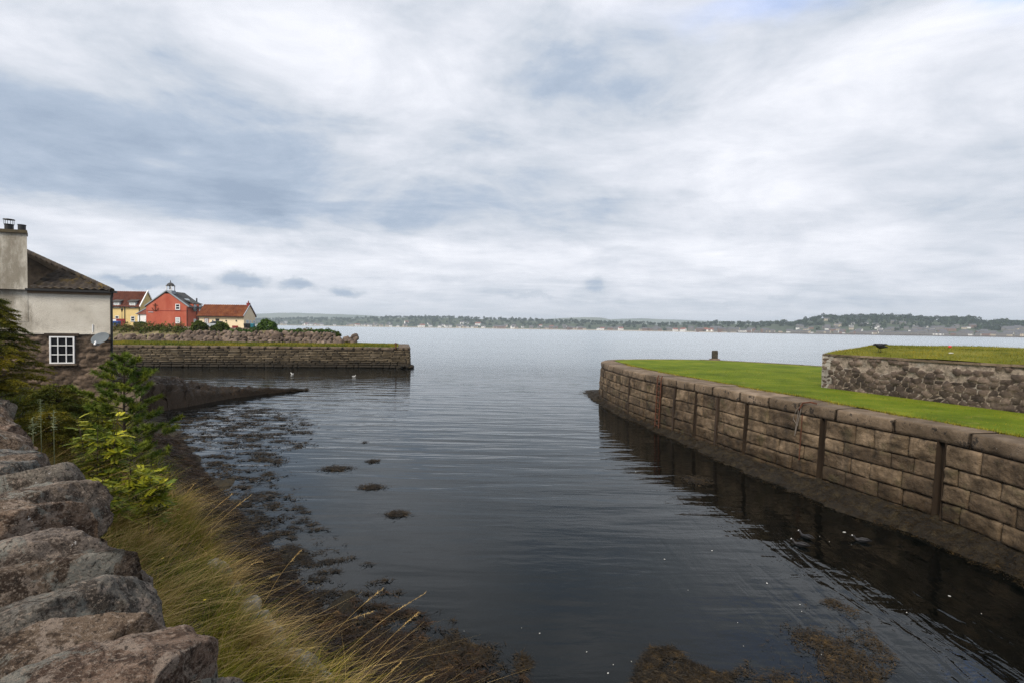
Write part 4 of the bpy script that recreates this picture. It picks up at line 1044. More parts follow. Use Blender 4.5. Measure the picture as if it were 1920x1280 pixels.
for fa, fb in ((.34, .48), (.66, .80)):                        # dormer windows breaking the eaves on the harbour side
    ya, yb = Y0+(Y1-Y0)*fa, Y0+(Y1-Y0)*fb
    d_ = MB().box((rx1-1.2, ya-.15, zE-1.0), (rx1+.05, yb+.15, zE+.75)).build('dormer', M_redr, rh)
    V = [(rx1-2.4, ya-.3, zE+1.75), (rx1-2.4, yb+.3, zE+1.75), (rx1+.3, yb+.3, zE+.75), (rx1+.3, ya-.3, zE+.75)]
    V2 = [(a, b, c+.12) for a, b, c in V]
    MB().add(V+V2, [(0, 1, 2, 3), (7, 6, 5, 4), (0, 4, 5, 1), (1, 5, 6, 2), (2, 6, 7, 3), (3, 7, 4, 0)]).build('dormer_roof', M_slate, rh)
    window(ya, yb, zE-.85, zE+.6, 0, rh, .1, M_blind, 1, side=rx1+.05)
    window(ya, yb, GZ+.7, GZ+2.0, 0, rh, .1, M_blind, 1, side=rx1)
mb = MB()                                                     # skylight
k_ = (zR-zE)/((rx1-rx0)/2)
MB().tube([(rx1-1.3, Y1-.8, zE+1), (rx1-1.3, Y1-.8, zq(378, 560, Y1))], .16, 8).build('flue', M_black, rh)
sk = [(rx1-2.6, Y0+2.6), (rx1-2.6, Y0+4.0), (rx1-1.2, Y0+4.0), (rx1-1.2, Y0+2.6)]
V = [(a, b, zE+(rx1-a)*k_+.16) for a, b in sk]; V2 = [(a+.04, b, c+.07) for a, b, c in V]
MB().add(V+V2, [(0, 1, 2, 3), (7, 6, 5, 4), (0, 4, 5, 1), (1, 5, 6, 2), (2, 6, 7, 3), (3, 7, 4, 0)]).build('skylight', M_blind, rh)
cx, cy = xm+.35, Y0+.75                                        # bell turret
cup = MB().box((cx-.75, cy-.75, zR-.5), (cx+.75, cy+.75, zR+.28)).build('bell_turret', M_lead, rh)
zc = zR+.28
for sx in (-.58, .58):
    for sy in (-.58, .58): MB().box((cx+sx-.08, cy+sy-.08, zc), (cx+sx+.08, cy+sy+.08, zc+1.1)).build('column', M_white, cup)
mb = MB(); n_ = 10; prof = [(.95, 1.08), (.95, 1.2), (.78, 1.28), (.70, 1.5), (.5, 1.72), (.22, 1.88), (.07, 1.95), (.06, 2.1), (.12, 2.2), (.03, 2.45)]
a = np.linspace(0, 2*pi, n_, endpoint=False)
V = np.array([[(cx+r*cos(q), cy+r*sin(q), zc+h) for q in a] for r, h in prof]).reshape(-1, 3)
mb.add(V, grid_faces(len(prof), n_, closed=True).tolist()+[tuple(range(n_))[::-1]]); mb.build('dome', M_slate, cup)
prof = [(.05, .95), (.12, .85), (.18, .6), (.30, .42), (.33, .36)]
V = np.array([[(cx+r*cos(q), cy+r*sin(q), zc+h) for q in a] for r, h in prof]).reshape(-1, 3)
MB().add(V, grid_faces(len(prof), n_, closed=True).tolist()+[tuple(range(n_))]).build('bell', M_black, cup)
sd_ = thing('satellite_dish', 'small grey dish on the harbour side wall of the red house', 'satellite dish')
V_, F_ = boulder(10, 18, (.16, .55, .5), 2, 1, 1, .0); mesh('dish', V_+np.array([rx1+.55, Y0+(Y1-Y0)*.28, zq(363, 581, Y0+2)]), F_, M_dish, sd_, smooth=True)
MB().tube([(rx1, Y0+(Y1-Y0)*.28, zq(363, 581, Y0+2)), (rx1+.5, Y0+(Y1-Y0)*.28, zq(363, 581, Y0+2))], .05, 5).build('bracket', M_black, sd_)

# cream bungalow
Yc = 108.; bx0, bx1 = xw(371, Yc), xw(457, Yc); Yc1 = -bx1*FPX/(960-478.5)
zE2 = zq(457, 592.0, Yc); zR2 = zq(467, 573.5, (Yc+Yc1)/2)
cb = thing('cream_bungalow', 'long low cream bungalow with a red pantile roof', 'house')
gabled(cb, bx0, bx1, Yc, Yc1, GZ-.3, zE2, zR2, M_cream, M_redroof, 'x', .3)
pantile(bx0-.1, bx1+.1, Yc-.3, zE2-.3*(zR2-zE2)/((Yc1-Yc)/2)+.14, (Yc+Yc1)/2, zR2+.14, M_redroof, cb, .5, 14)
MB().box((bx0, Yc-.45, zE2-.42), (bx1+.2, Yc-.31, zE2-.26)).build('gutter', M_black, cb)
window(xw(383.8, Yc), xw(390.6, Yc), zq(387, 606.8, Yc), zq(387, 597.5, Yc), Yc, cb, .1, M_glass, 3, M_redp, vbars=2)
d_ = MB().box((xw(404, Yc), Yc-.05, GZ), (xw(410.8, Yc), Yc-.002, zq(407, 597.7, Yc))).build('door', M_black, cb)
MB().box((xw(435.5, Yc), Yc-.12, GZ+.05), (xw(446, Yc), Yc-.002, zq(440, 610.7, Yc))).build('bench_box', M_redp, cb)
for px in (399, 424, 443): MB().box((xw(px, Yc)-.1, Yc-.15, zq(px, 602, Yc)-.1), (xw(px, Yc)+.1, Yc-.002, zq(px, 601, Yc)+.08)).build('wall_lamp', M_black, cb)
for fa, fb in ((.18, .4), (.5, .62), (.78, .95)):
    window(Yc+(Yc1-Yc)*fa, Yc+(Yc1-Yc)*fb, GZ+.4, GZ+1.85, 0, cb, .1, M_blind, 0, side=bx1)
mb = MB(); ym = (Yc+Yc1)/2
for ya, yb in ((Yc-.3, ym), (Yc1+.3, ym)):
    k_ = (zR2-zE2)/(ym-Yc); za = zE2-.3*k_
    V = [(bx1+.02, ya, za+.12), (bx1+.02, yb, zR2+.12), (bx1+.02, yb, zR2+.32), (bx1+.02, ya, za+.32), (bx1+.2, ya, za+.12), (bx1+.2, yb, zR2+.12), (bx1+.2, yb, zR2+.32), (bx1+.2, ya, za+.32)]
    mb.add(V, [(0, 1, 2, 3), (7, 6, 5, 4), (0, 4, 5, 1), (1, 5, 6, 2), (2, 6, 7, 3), (3, 7, 4, 0)])
mb.build('verge', M_lead, cb)
ch = MB().box((bx1-.55, ym-.35, zR2-.3), (bx1+.0, ym+.35, zR2+.62)).build('chimney', M_redp, cb)
MB().tube([(bx1-.28, ym, zR2+.62), (bx1-.28, ym, zR2+1.1)], [.14, .11], 8).build('chimney_pot', M_redroof, ch)
MB().tube([(bx0+.15, Yc-.1, zE2-.3), (bx0+.15, Yc-.1, GZ)], .07, 6).build('downpipe', M_black, cb)

# yellow terrace
Yy = 135.; yx0, yx1 = xw(120, Yy), xw(262.5, Yy); Yy1 = -yx1*FPX/(960-289)
zE3 = zq(262, 573.6, Yy); zR3 = zq(277, 548.0, (Yy+Yy1)/2)
yh = thing('yellow_terrace', 'pale yellow terraced houses with brown pantile roof and dormers', 'house')
gabled(yh, yx0, yx1, Yy, Yy1, GZ-.3, zE3, zR3, M_yellow, M_brnroof, 'x', .3)
pantile(yx0-.1, yx1+.1, Yy-.3, zE3-.3*(zR3-zE3)/((Yy1-Yy)/2)+.14, (Yy+Yy1)/2, zR3+.14, M_brnroof, yh, .6, 16)
ym = (Yy+Yy1)/2
mb = MB()
for ya, yb in ((Yy-.3, ym), (Yy1+.3, ym)):
    k_ = (zR3-zE3)/(ym-Yy); za = zE3-.3*k_
    V = [(bx, ya, za+.1+h) for bx in (yx1+.02, yx1+.25) for h in (0, .0)]
    V = [(yx1+.02, ya, za+.1), (yx1+.02, yb, zR3+.1), (yx1+.02, yb, zR3+.45), (yx1+.02, ya, za+.45), (yx1+.28, ya, za+.1), (yx1+.28, yb, zR3+.1), (yx1+.28, yb, zR3+.45), (yx1+.28, ya, za+.45)]
    mb.add(V, [(0, 1, 2, 3), (7, 6, 5, 4), (0, 4, 5, 1), (1, 5, 6, 2), (2, 6, 7, 3), (3, 7, 4, 0)])
mb.build('verge', M_white, yh)
for pa, pb in ((214.4, 224.2), (243.8, 254), (185, 195)):
    xa, xb = xw(pa, Yy), xw(pb, Yy); zt_ = zq(pa, 567, Yy); zb_ = zq(pa, 577.5, Yy)
    d_ = MB().box((xa-.25, Yy-.06, zb_-.1), (xb+.25, Yy+2.4, zt_+.1)).build('dormer', M_lead, yh)
    V = [(xa-.5, Yy-.4, zt_+.1), (xb+.5, Yy-.4, zt_+.1), (xb+.5, Yy+3.6, zt_+1.75), (xa-.5, Yy+3.6, zt_+1.75)]; V2 = [(q, r, s+.13) for q, r, s in V]
    MB().add(V+V2, [(3, 2, 1, 0), (4, 5, 6, 7), (0, 1, 5, 4), (1, 2, 6, 5), (2, 3, 7, 6), (3, 0, 4, 7)]).build('dormer_roof', M_slate, yh)
    window(xa, xb, zb_, zt_, Yy-.06, yh, .16, M_blind, 1)
for pa, pb, yt, yb in ((216, 223, 592.2, 602), (245.3, 252.9, 593, 602.6), (186, 193, 592, 602)):
    window(xw(pa, Yy), xw(pb, Yy), zq(pa, yb, Yy), zq(pa, yt, Yy), Yy, yh, .13, M_glass, 1)
for px in (234.2, 261.5): MB().tube([(xw(px, Yy), Yy-.12, zE3-.2), (xw(px, Yy), Yy-.12, GZ)], .08, 6).build('downpipe', M_black, yh)
MB().box((yx0, Yy-.5, zE3-.5), (yx1, Yy-.33, zE3-.32)).build('gutter', M_black, yh)

# white outhouse between the yellow and the red house
Yo = 120.; ox0, ox1 = xw(258, Yo), xw(275.5, Yo); Yo1 = Yo+6
oh = thing('white_outhouse', 'small white outhouse with brown roof between yellow and red houses', 'outhouse')
za, zb_ = zq(258, 589.5, Yo), zq(279, 567, Yo)
V = [(ox0, Yo, GZ-.3), (ox1+1.5, Yo, GZ-.3), (ox1+1.5, Yo1, GZ-.3), (ox0, Yo1, GZ-.3), (ox0, Yo, za), (ox1+1.5, Yo, za), (ox1+1.5, Yo1, za), (ox0, Yo1, za)]
MB().add(V, [(0, 3, 2, 1), (4, 5, 6, 7), (0, 1, 5, 4), (1, 2, 6, 5), (2, 3, 7, 6), (3, 0, 4, 7)]).build('wall', M_white, oh)
V = [(ox0-.2, Yo-.25, za), (ox1+1.5, Yo-.25, za), (ox1+1.5, Yo+3.2, zb_), (ox0+2.4, Yo+3.2, zb_), (ox0-.2, Yo1, za), (ox1+1.5, Yo1, za)]
MB().add(V, [(0, 1, 2, 3), (0, 3, 4), (3, 2, 5, 4), (1, 5, 2), (0, 4, 5, 1)]).build('roof', M_brnroof, oh)
MB().tube([(ox0-.25, Yo-.3, za+.05), (ox0+2.35, Yo+3.1, zb_+.05)], .13, 5).build('hip', M_lead, oh)
MB().tube([(ox0+.5, Yo-.08, za), (ox0+.5, Yo-.08, GZ)], .06, 6).build('downpipe', M_black, oh)
window(ox1-.25, ox1+.1, GZ+1.2, za-.4, Yo, oh, .08, M_glass, 0)

# yard clutter
Yh = 100.
hd = thing('site_hoarding', 'dark red hoarding with a white notice in front of the yellow houses', 'hoarding')
MB().box((xw(204, Yh), Yh, GZ-.3), (xw(233.5, Yh), Yh+.25, zq(220, 597.7, Yh))).build('panel', M_redp, hd)
MB().box((xw(210.5, Yh), Yh-.04, zq(214, 602.7, Yh)), (xw(217.8, Yh), Yh-.003, zq(214, 598.7, Yh))).build('notice', M_white, hd)
def wheelie(px, Y, label, mat, s=1.):
    x = xw(px, Y); t = thing('wheelie_bin', label, 'bin', (x, Y, GZ)); t.scale = (s, s, s)
    V = [(-.25, -.3, .08), (.25, -.3, .08), (.25, .3, .08), (-.25, .3, .08), (-.32, -.38, 1.0), (.32, -.38, 1.0), (.32, .38, 1.0), (-.32, .38, 1.0)]
    MB().add(V, [(0, 3, 2, 1), (4, 5, 6, 7), (0, 1, 5, 4), (1, 2, 6, 5), (2, 3, 7, 6), (3, 0, 4, 7)]).build('body', mat, t)
    V = [(-.35, -.43, 1.0), (.35, -.43, 1.0), (.35, .43, 1.02), (-.35, .43, 1.02), (-.30, -.36, 1.08), (.30, -.36, 1.08), (.30, .40, 1.14), (-.30, .40, 1.14)]
    MB().add(V, [(0, 3, 2, 1), (4, 5, 6, 7), (0, 1, 5, 4), (1, 2, 6, 5), (2, 3, 7, 6), (3, 0, 4, 7)]).build('lid', mat, t)
    for sx in (-.28, .28): MB().tube([(sx-.03, .33, .12), (sx+.03, .33, .12)], .12, 10).build('wheel', M_black, t)
wheelie(214, 98, 'bright blue wheelie bin at the left, beneath the white notice', M_bluep, 1.05)
wheelie(220.5, 98, 'bright blue wheelie bin at the right end of the red hoarding', M_bluep, 1.05)
wheelie(255, 112, 'dark wheelie bin beside the white outhouse', M_black)
wheelie(461, 104, 'black bin left of the pair by the bungalow gable', M_black)
wheelie(467, 104, 'black bin nearest the teal bin by the bungalow gable', M_black)
wheelie(473.5, 104, 'teal bin right of the two black ones at the bungalow gable', plain('teal_plastic', (.02, .16, .22), .4))
lp = thing('street_lamp', 'old fashioned lamp post with a lantern before the yellow houses', 'street lamp', (xw(228.7, 110), 110, GZ))
hL = zq(228.7, 586, 110)-GZ
MB().tube([(0, 0, -.2), (0, 0, .8), (0, 0, .85), (0, 0, hL)], [.11, .10, .06, .045], 8).build('column', M_black, lp)
MB().tube([(0, 0, hL), (0, 0, hL+.15), (0, 0, hL+.7)], [.05, .10, .22], 6).build('lantern', M_glass, lp)
MB().tube([(0, 0, hL+.7), (0, 0, hL+.95), (0, 0, hL+1.1)], [.27, .10, .02], 6).build('lamp_cap', M_black, lp)
hg = thing('garden_hedge', 'clipped green hedge in front of the white outhouse', 'hedge', (xw(265.5, 112), 112, GZ))
V, F, T = leaf_cloud(1500, (0, 0, .55), (1.15, .5, .62), .2, .6, .08, 77); mesh('foliage', V, F, M_bushg, hg, T)
# parked car
car = thing('parked_car', 'silver hatchback parked before the bungalow, half behind the dark bush', 'car', (xw(405, 101), 101, GZ), R_(12))
prof = [(-2.0, .35), (-2.05, .75), (-1.95, .95), (-1.1, 1.02), (-.45, 1.45), (.9, 1.48), (1.6, 1.05), (1.95, .95), (2.0, .4)]
for nm, pr, hw, mt in (('body', [(-2.0, .32), (-2.06, .7), (-1.95, .9), (-1.05, 1.0), (1.7, 1.02), (1.98, .9), (2.0, .35)], .85, M_silver), ('cabin', [(-1.1, 1.0), (-.45, 1.42), (.95, 1.46), (1.65, 1.02)], .72, M_glass)):
    m_ = len(pr); V = [(x, -hw, z) for x, z in pr]+[(x, hw, z) for x, z in pr]
    MB().add(V, [tuple(range(m_)), tuple(range(m_, 2*m_))[::-1]]+[(i, m_+i, m_+(i+1) % m_, (i+1) % m_) for i in range(m_)]).build(nm, mt, car)
MB().box((-.5, -.7, 1.43), (1.0, .7, 1.5)).build('car_roof', M_silver, car)
for sx in (-1.3, 1.3):
    for sy in (-.78, .78): MB().tube([(sx, sy-.1, .31), (sx, sy+.1, .31)], .31, 14).build('wheel', M_tyre, car)
for sy in (-.6, .6): MB().box((-2.08, sy-.15, .62), (-1.98, sy+.15, .78)).build('headlight', M_blind, car)

# pier head post, gulls on the water
p = P(741, 652, PZ); tp = thing('pier_post', 'short rusty post with a cross piece at the head of the left pier', 'post', (p[0], p[1]+.3, PZ))
MB().tube([(0, 0, -.1), (0, 0, .62)], .09, 8).build('shaft', M_rustm, tp); MB().tube([(-.22, 0, .5), (.22, 0, .5)], .05, 6).build('cross_bar', M_rustm, tp)
for (px, py, rz, lb) in ((469, 687.5, .3, 'white gull floating close under the left pier wall'), (548, 701, 2.9, 'white gull swimming with a wake, between the other two gulls'), (663.5, 705.5, .1, 'white gull swimming before the pier head')):
    p = P(px, py, 0); bird('gull', lb, 'gull', (p[0], p[1], 0), rz, .75, M_gullw, M_gullg, M_rustm)
for (px, py, rz, lb) in ((1511, 1007, 2.0, 'dark seabird with pale cheek, uppermost of the pair by the reflection edge'), (1500, 1022, 2.4, 'dark diving seabird just below its mate at the reflection edge'), (1615, 1014, 2.6, 'lone dark seabird swimming in the black reflection of the quay')):
    p = P(px, py, 0); t = bird('seabird', lb, 'seabird', (p[0], p[1], 0), rz, .8, M_bird, M_bird, M_black, 'dive')
    V_, F_ = boulder(8, 10, (.010, .034, .010), 1, 1, 1, 0); mesh('cheek_patch', V_+np.array([.185, 0, .112]), F_, M_gullw, t, smooth=True)

# ------------------------------------------------------------------ roughcast cottage at left
cot = thing('harbour_cottage', 'grey roughcast cottage with big chimney and rubble lower wall', 'house')
def zc_(px, py, Y): return Q(px, py, Y)[2]
cA = np.array([Q(209, 545, 23.0)[0], 23.0]); cB = np.array([Q(52, 540, 22.0)[0], 22.0]); cd = nz(cB-cA); co = np.array([cd[1], -cd[0]])
if co[1] > 0: co = -co
z_e = 6.42; z_m = zc_(130, 624.5, 22.6); Lc = 14.
far_c = cA+cd*Lc
mb = MB()
back = np.array([-.655, .755])*8           # the end wall runs back out of true
q = [cA, far_c, far_c+back, cA+back]
V = [(*p_, z_m) for p_ in q]+[(*p_, z_e) for p_ in q]
mb.add(V, [(0, 1, 2, 3), (4, 7, 6, 5), (0, 4, 5, 1), (1, 5, 6, 2), (2, 6, 7, 3), (3, 7, 4, 0)])
mb.build('wall', M_harl, cot)
q = [cA-co*.08+cd*.06, far_c-co*.08, far_c+back, cA+back+cd*.06]
V = [(*p_, -.5) for p_ in q]+[(*p_, z_m-.003) for p_ in q]
MB().add(V, [(0, 1, 2, 3), (4, 7, 6, 5), (0, 4, 5, 1), (1, 5, 6, 2), (2, 6, 7, 3), (3, 7, 4, 0)]).build('wall_core', M_dark, cot)
a = cA-co*.05
rubble((a[0], a[1], .2), cd, Lc, z_m-.2, (.42, .20), 41, M_rub1, 'rubble_base', cot, co, .05, .055)
rubble((a[0], a[1], .2), nz(back), 8, z_m-.2, (.42, .20), 42, M_rub1, 'side_base', cot, -cd, .02, .1)
# drip band at foot of the render
def oriented(mb, s0, s1, o0, o1, z0, z1):
    q = [cA+cd*s0+co*o0, cA+cd*s1+co*o0, cA+cd*s1+co*o1, cA+cd*s0+co*o1]
    V = [(*p_, z0) for p_ in q]+[(*p_, z1) for p_ in q]
    return mb.add(V, [(0, 1, 2, 3), (7, 6, 5, 4), (0, 4, 5, 1), (1, 5, 6, 2), (2, 6, 7, 3), (3, 7, 4, 0)])
sB = float(np.linalg.norm(cB-cA))
oriented(MB(), -.02, Lc, -.05, .045, z_m-.05, z_m+.03).build('drip_course', M_harl, cot)
oriented(MB(), -.05, sB, .002, .05, z_e-.16, z_e-.02).build('fascia', pmat('brown_fascia', [(0, (.16, .11, .075)), (1, (.22, .16, .11))], 2, 3), cot)
oriented(MB(), -.25, sB, .06, .20, z_e-.05, z_e+.05).build('gutter', M_black, cot)
# lower rock / footing spreading out below the wall
def foot():
    n, m = 90, 26; s = np.linspace(-1.2, 14, n); t = np.linspace(0, 1, m)
    pts = cA+cd*s[:, None]-co*.1
    V = pts[:, None]+co[None, None]*(t[None, :, None]*3.4)
    z = (1.9-.03*s[:, None])*(1-t[None]**.7)-.15+0*s[:, None]
    q = np.concatenate([V*1.9, z[..., None]], -1); z = z+.22*fbm(q, 5, .6)*np.clip(t[None]*4, 0, 1)
    tag(mesh('rock_footing', np.concatenate([V, z[..., None]], -1), grid_faces(n, m), M_rock, tone=(fbm(q, 2)*.4+.4).ravel(), smooth=True), 'rough rocky footing sloping out below the cottage', 'rock')
foot()
# roof
e0_ = cA-cd*.10+co*.2; apex = np.array([*Q(-30, 436, 27)[:2], Q(-30, 436, 27)[2]])
e0z = z_e+.03
def roof():
    E0 = np.array([*e0_, e0z]); el_ = cA+cd*Lc+co*.2; E1 = np.array([*el_, e0z])
    rows = 15; Vv = []; n_ = 90
    up = apex-np.array([*(e0_+cd*np.dot(apex[:2]-e0_, cd)), e0z]); nrm = nz(np.cross(np.array([*cd, 0]), up)); 
    if nrm[2] < 0: nrm = -nrm
    sa = np.dot(apex[:2]-e0_, cd)
    ts = []
    for k_ in range(rows):
        for tt, lift in ((k_/rows, .085), ((k_+.98)/rows, .0)):
            s0_ = sa*tt; s_ = np.linspace(0, Lc, 260); s_ = np.clip(s_, s0_, sB+.02)
            off = lift+.035*np.sin(s_/.30*2*pi)
            Vv.append(E0+np.array([*cd, 0])*s_[:, None]+up*tt+nrm*off[:, None])
    V = np.concatenate(Vv); F = grid_faces(rows*2, 260)
    rf_ = mesh('roof', V, F, M_tile, cot, smooth=False)
    Bk = np.array([*(cA+back+cd*.3), e0z]); 
    lp_ = apex+np.array([*cd, 0])*6; Lb = np.array([*(cA+cd*Lc+back), e0z])
    MB().add([E0, Bk, apex], [(0, 1, 2)]).add([Bk, Lb, lp_, apex], [(0, 1, 2, 3)]).add([E0-(0, 0, .05), E1-(0, 0, .05), Lb-(0, 0, .05), Bk-(0, 0, .05)], [(0, 1, 2, 3)]).build('rear_slope', M_tile, rf_)
    mb = MB(); m_ = 24
    for i in range(m_):
        a_ = E0+(apex-E0)*(i/m_); b_ = E0+(apex-E0)*((i+1.06)/m_)
        mb.tube([a_+np.array([0, 0, .04]), b_+np.array([0, 0, .065])], [.11, .095], 8)
    mb.build('hip_tile', M_tile, rf_)
roof()
# chimney
cs0 = sB; 
zt_ = zc_(30, 438, 22)
mb = MB()
def chbox(mb, e, z0, z1, o=.012):
    bd = np.array([-.72, .70])*1.1; q = [cA+cd*(cs0-e)+co*o, cA+cd*(cs0+3.2+e)+co*o, cA+cd*(cs0+3.2+e)+bd, cA+cd*(cs0-e)+bd]
    V = [(*p_, z0) for p_ in q]+[(*p_, z1) for p_ in q]
    return mb.add(V, [(0, 1, 2, 3), (7, 6, 5, 4), (0, 4, 5, 1), (1, 5, 6, 2), (2, 6, 7, 3), (3, 7, 4, 0)])
chbox(mb, 0, z_m+.5, zt_)
chm = mb.build('chimney', M_harl, cot)
chbox(MB(), .05, zt_, zt_+.14, .10).build('chimney_cap', pmat('mossy_cap', [(0, (.05, .04, .028)), (1, (.11, .09, .05))], 4, 5), chm)
for px, w_, top, cowl in ((39, .15, 421, 0), (15, .17, 420, 1), (-14, .17, 420, 0)):
    p = Q(px, 432, 22.35); zp = zc_(px, top, 22.3)
    pt = MB().tube([(p[0], 22.4, zt_+.1), (p[0], 22.4, zt_+.2), (p[0], 22.4, zp-.05), (p[0], 22.4, zp)], [w_, w_*.92, w_*.92, w_*1.04], 14).build('chimney_pot', M_black, chm)
    if cowl:
        MB().tube([(p[0], 22.4, zp+.20), (p[0], 22.4, zp+.23)], [w_*1.25, w_*1.15], 14).build('cowl', M_black, pt)
        mb = MB()
        for a_ in np.linspace(0, 2*pi, 6, endpoint=False): mb.tube([(p[0]+w_*cos(a_), 22.4+w_*sin(a_), zp-.02), (p[0]+w_*cos(a_), 22.4+w_*sin(a_), zp+.21)], .012, 4)
        mb.build('cowl_bars', M_black, pt)
p0 = cA-cd*.06+co*.10
MB().tube([(*(cA-cd*.1+co*.16), z_e+.0), (*(cA-cd*.04+co*.12), z_e-.3), (*(cA-cd*.04+co*.12), 2.0)], .05, 8).build('downpipe', M_black, cot)
# window of nine panes
def s_at(px, py):                                            # distance along the front for a pixel column
    best = min(np.arange(-1, 8, .01), key=lambda s: abs(960+FPX*((cA+cd*s)[0]/(cA+cd*s)[1])-px)); return best
sw0, sw1 = s_at(141, 0), s_at(94.5, 0); wz0 = zc_(118, 680.5, 22.5); wz1 = zc_(118, 630.5, 22.5)
fr = MB(); fw = .055
oriented(fr, sw0, sw1, .05, .12, wz0, wz0+fw); oriented(fr, sw0, sw1, .05, .12, wz1-fw, wz1)
oriented(fr, sw0, sw0+fw, .05, .12, wz0+fw, wz1-fw); oriented(fr, sw1-fw, sw1, .05, .12, wz0+fw, wz1-fw)
for k_ in (1, 2):
    c_ = sw0+(sw1-sw0)*k_/3; oriented(fr, c_-.016, c_+.016, .052, .112, wz0+fw, wz1-fw)
    c_ = wz0+(wz1-wz0)*k_/3; oriented(fr, sw0+fw, sw1-fw, .054, .114, c_-.018, c_+.018)
wf = fr.build('window', M_white, cot)
oriented(MB(), sw0+.01, sw1-.01, -.02, .07, wz0+.01, wz1-.01).build('pane', M_glass, wf)
oriented(MB(), sw0-.1, sw1+.1, -.02, .15, wz0-.09, wz0-.005).build('sill', M_rub1, wf)
oriented(MB(), sw0-.15, sw1+.2, -.02, .09, wz1+.01, wz1+.14).build('lintel', M_slot, wf)
# satellite dish
sc0 = s_at(189, 0); pc = Q(190, 636, 22.45)[:2]; zc0 = zc_(190, 636, 22.45)
dsh = thing('satellite_dish', 'oval grey satellite dish on the corner of the rubble cottage wall', 'satellite dish', (pc[0], pc[1], zc0))
nr, na = 10, 32; r_ = np.linspace(0, 1, nr); a_ = np.linspace(0, 2*pi, na, endpoint=False)
RR, AA = np.meshgrid(r_, a_, indexing='ij')
front = np.stack([RR*.39*np.cos(AA), -.10*(RR**2), RR*.33*np.sin(AA)], -1); backd = front+np.array([0, .02, 0])
V = np.concatenate([front.reshape(-1, 3), backd.reshape(-1, 3)]); F = np.concatenate([grid_faces(nr, na, closed=True), grid_faces(nr, na, nr*na, True)[:, ::-1]])
rim = [((nr-1)*na+i, (nr-1)*na+(i+1) % na, nr*na+(nr-1)*na+(i+1) % na, nr*na+(nr-1)*na+i) for i in range(na)]
F = np.concatenate([F, np.array(rim)])
dd_ = mesh('dish', V @ np.array(Matrix.Rotation(R_(-38), 3, 'X')).T, F, M_dish, dsh, smooth=True)
MB().tube([(0, .0, -.15), (0, -.15, -.28), (0, -.36, -.20)], .014, 6).build('arm', M_lead, dsh)
MB().tube([(0, -.36, -.24), (0, -.30, -.08)], [.045, .03], 8).build('receiver', M_white, dsh)
MB().tube([(0, .02, 0), (0, .25, -.1), (0, .5, -.1)], .025, 6).build('bracket', M_black, dsh)
oriented(MB(), s_at(174, 0)-.01, s_at(174, 0)+.02, .002, .03, z_m+.05, z_m+.42).build('cable', M_white, cot)

# old slip running out from below the cottage
def slip():
    n, m = 150, 44
    s = np.linspace(0, 1, n); t = np.linspace(0, 1, m)
    nearp = np.array([P(255, 775, 0)[:2], P(285, 772, 0)[:2], P(330, 766, 0)[:2], P(380, 757, 0)[:2], P(430, 747, 0)[:2], P(500, 738, 0)[:2], P(578, 731, 0)[:2]])
    farp = np.array([P(200, 705, 1.4)[:2], P(255, 705, 1.4)[:2], P(310, 706, 1.3)[:2], P(370, 713, 1.0)[:2], P(430, 721.5, .7)[:2], P(505, 725.5, .36)[:2], P(578, 730.3, .0)[:2]])
    d = np.linspace(0, 1, 7)
    Np = np.stack([np.interp(s, d, nearp[:, k]) for k in (0, 1)], -1); Fp = np.stack([np.interp(s, d, farp[:, k]) for k in (0, 1)], -1)
    H = np.interp(s, [0, .167, .333, .5, .667, .833, 1], [1.25, 1.25, 1.15, .85, .55, .28, .02])*(1+.22*fbm(np.stack([s*11, 0*s, 0*s], -1), 3))
    prof = np.interp(t, [0, .03, .10, .5, .93, 1], [-.25, .5, .97, 1.05, .95, -.4])
    V = Np[:, None]*(1-t)[None, :, None]+Fp[:, None]*t[None, :, None]
    z = H[:, None]*prof[None]
    q = np.concatenate([V*2.0, z[..., None]*2], -1)
    z = z+.24*fbm(q*1.3, 5, .65)*np.clip(H[:, None]*1.5, .3, 1)
    V = V+.22*fbm(q*.8+5, 4)[..., None]*np.clip(H, .15, 1)[:, None, None]
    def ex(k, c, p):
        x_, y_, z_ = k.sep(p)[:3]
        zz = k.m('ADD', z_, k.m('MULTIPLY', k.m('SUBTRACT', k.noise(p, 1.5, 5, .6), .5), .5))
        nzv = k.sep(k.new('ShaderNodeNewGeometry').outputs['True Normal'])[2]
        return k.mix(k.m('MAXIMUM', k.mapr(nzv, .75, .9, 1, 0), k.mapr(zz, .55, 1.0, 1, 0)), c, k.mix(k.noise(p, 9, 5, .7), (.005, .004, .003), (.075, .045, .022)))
    mt = pmat('slip_stone', [(0, (.05, .038, .03)), (1, (.17, .125, .10))], 2.5, 6, .7, 1.0, 12, .05, extra=ex)
    V3 = np.concatenate([V, z[..., None]], -1)
    tag(mesh('old_slipway', V3, grid_faces(n, m), mt, smooth=True), 'low dark weed-covered stone slip running out below the cottage', 'slipway')
    k = 9000; i = rng.integers(int(n*.25), n-1, k); j = rng.integers(2, m-2, k)
    b = V3[i, j]+rng.normal(0, .06, (k, 3))*np.array([1, 1, .2]); b[:, 2] = np.maximum(b[:, 2], 0)+.02
    a_ = rng.uniform(0, 2*pi, k); d_ = nz(np.stack([np.cos(a_), np.sin(a_)-.5, rng.uniform(-.1, .4, k)], -1))
    Vf, Ff, kk = ribbons(b, d_, rng.uniform(.12, .35, k), .04, np.stack([0*a_, 0*a_, -.4+0*a_], -1), 2)
    tag(mesh('slip_weed', Vf, Ff, M_wrack, tone=np.repeat(rng.uniform(0, .8, k), kk)), 'dark brown wrack draped on the old slip', 'seaweed', kind='stuff')
slip()

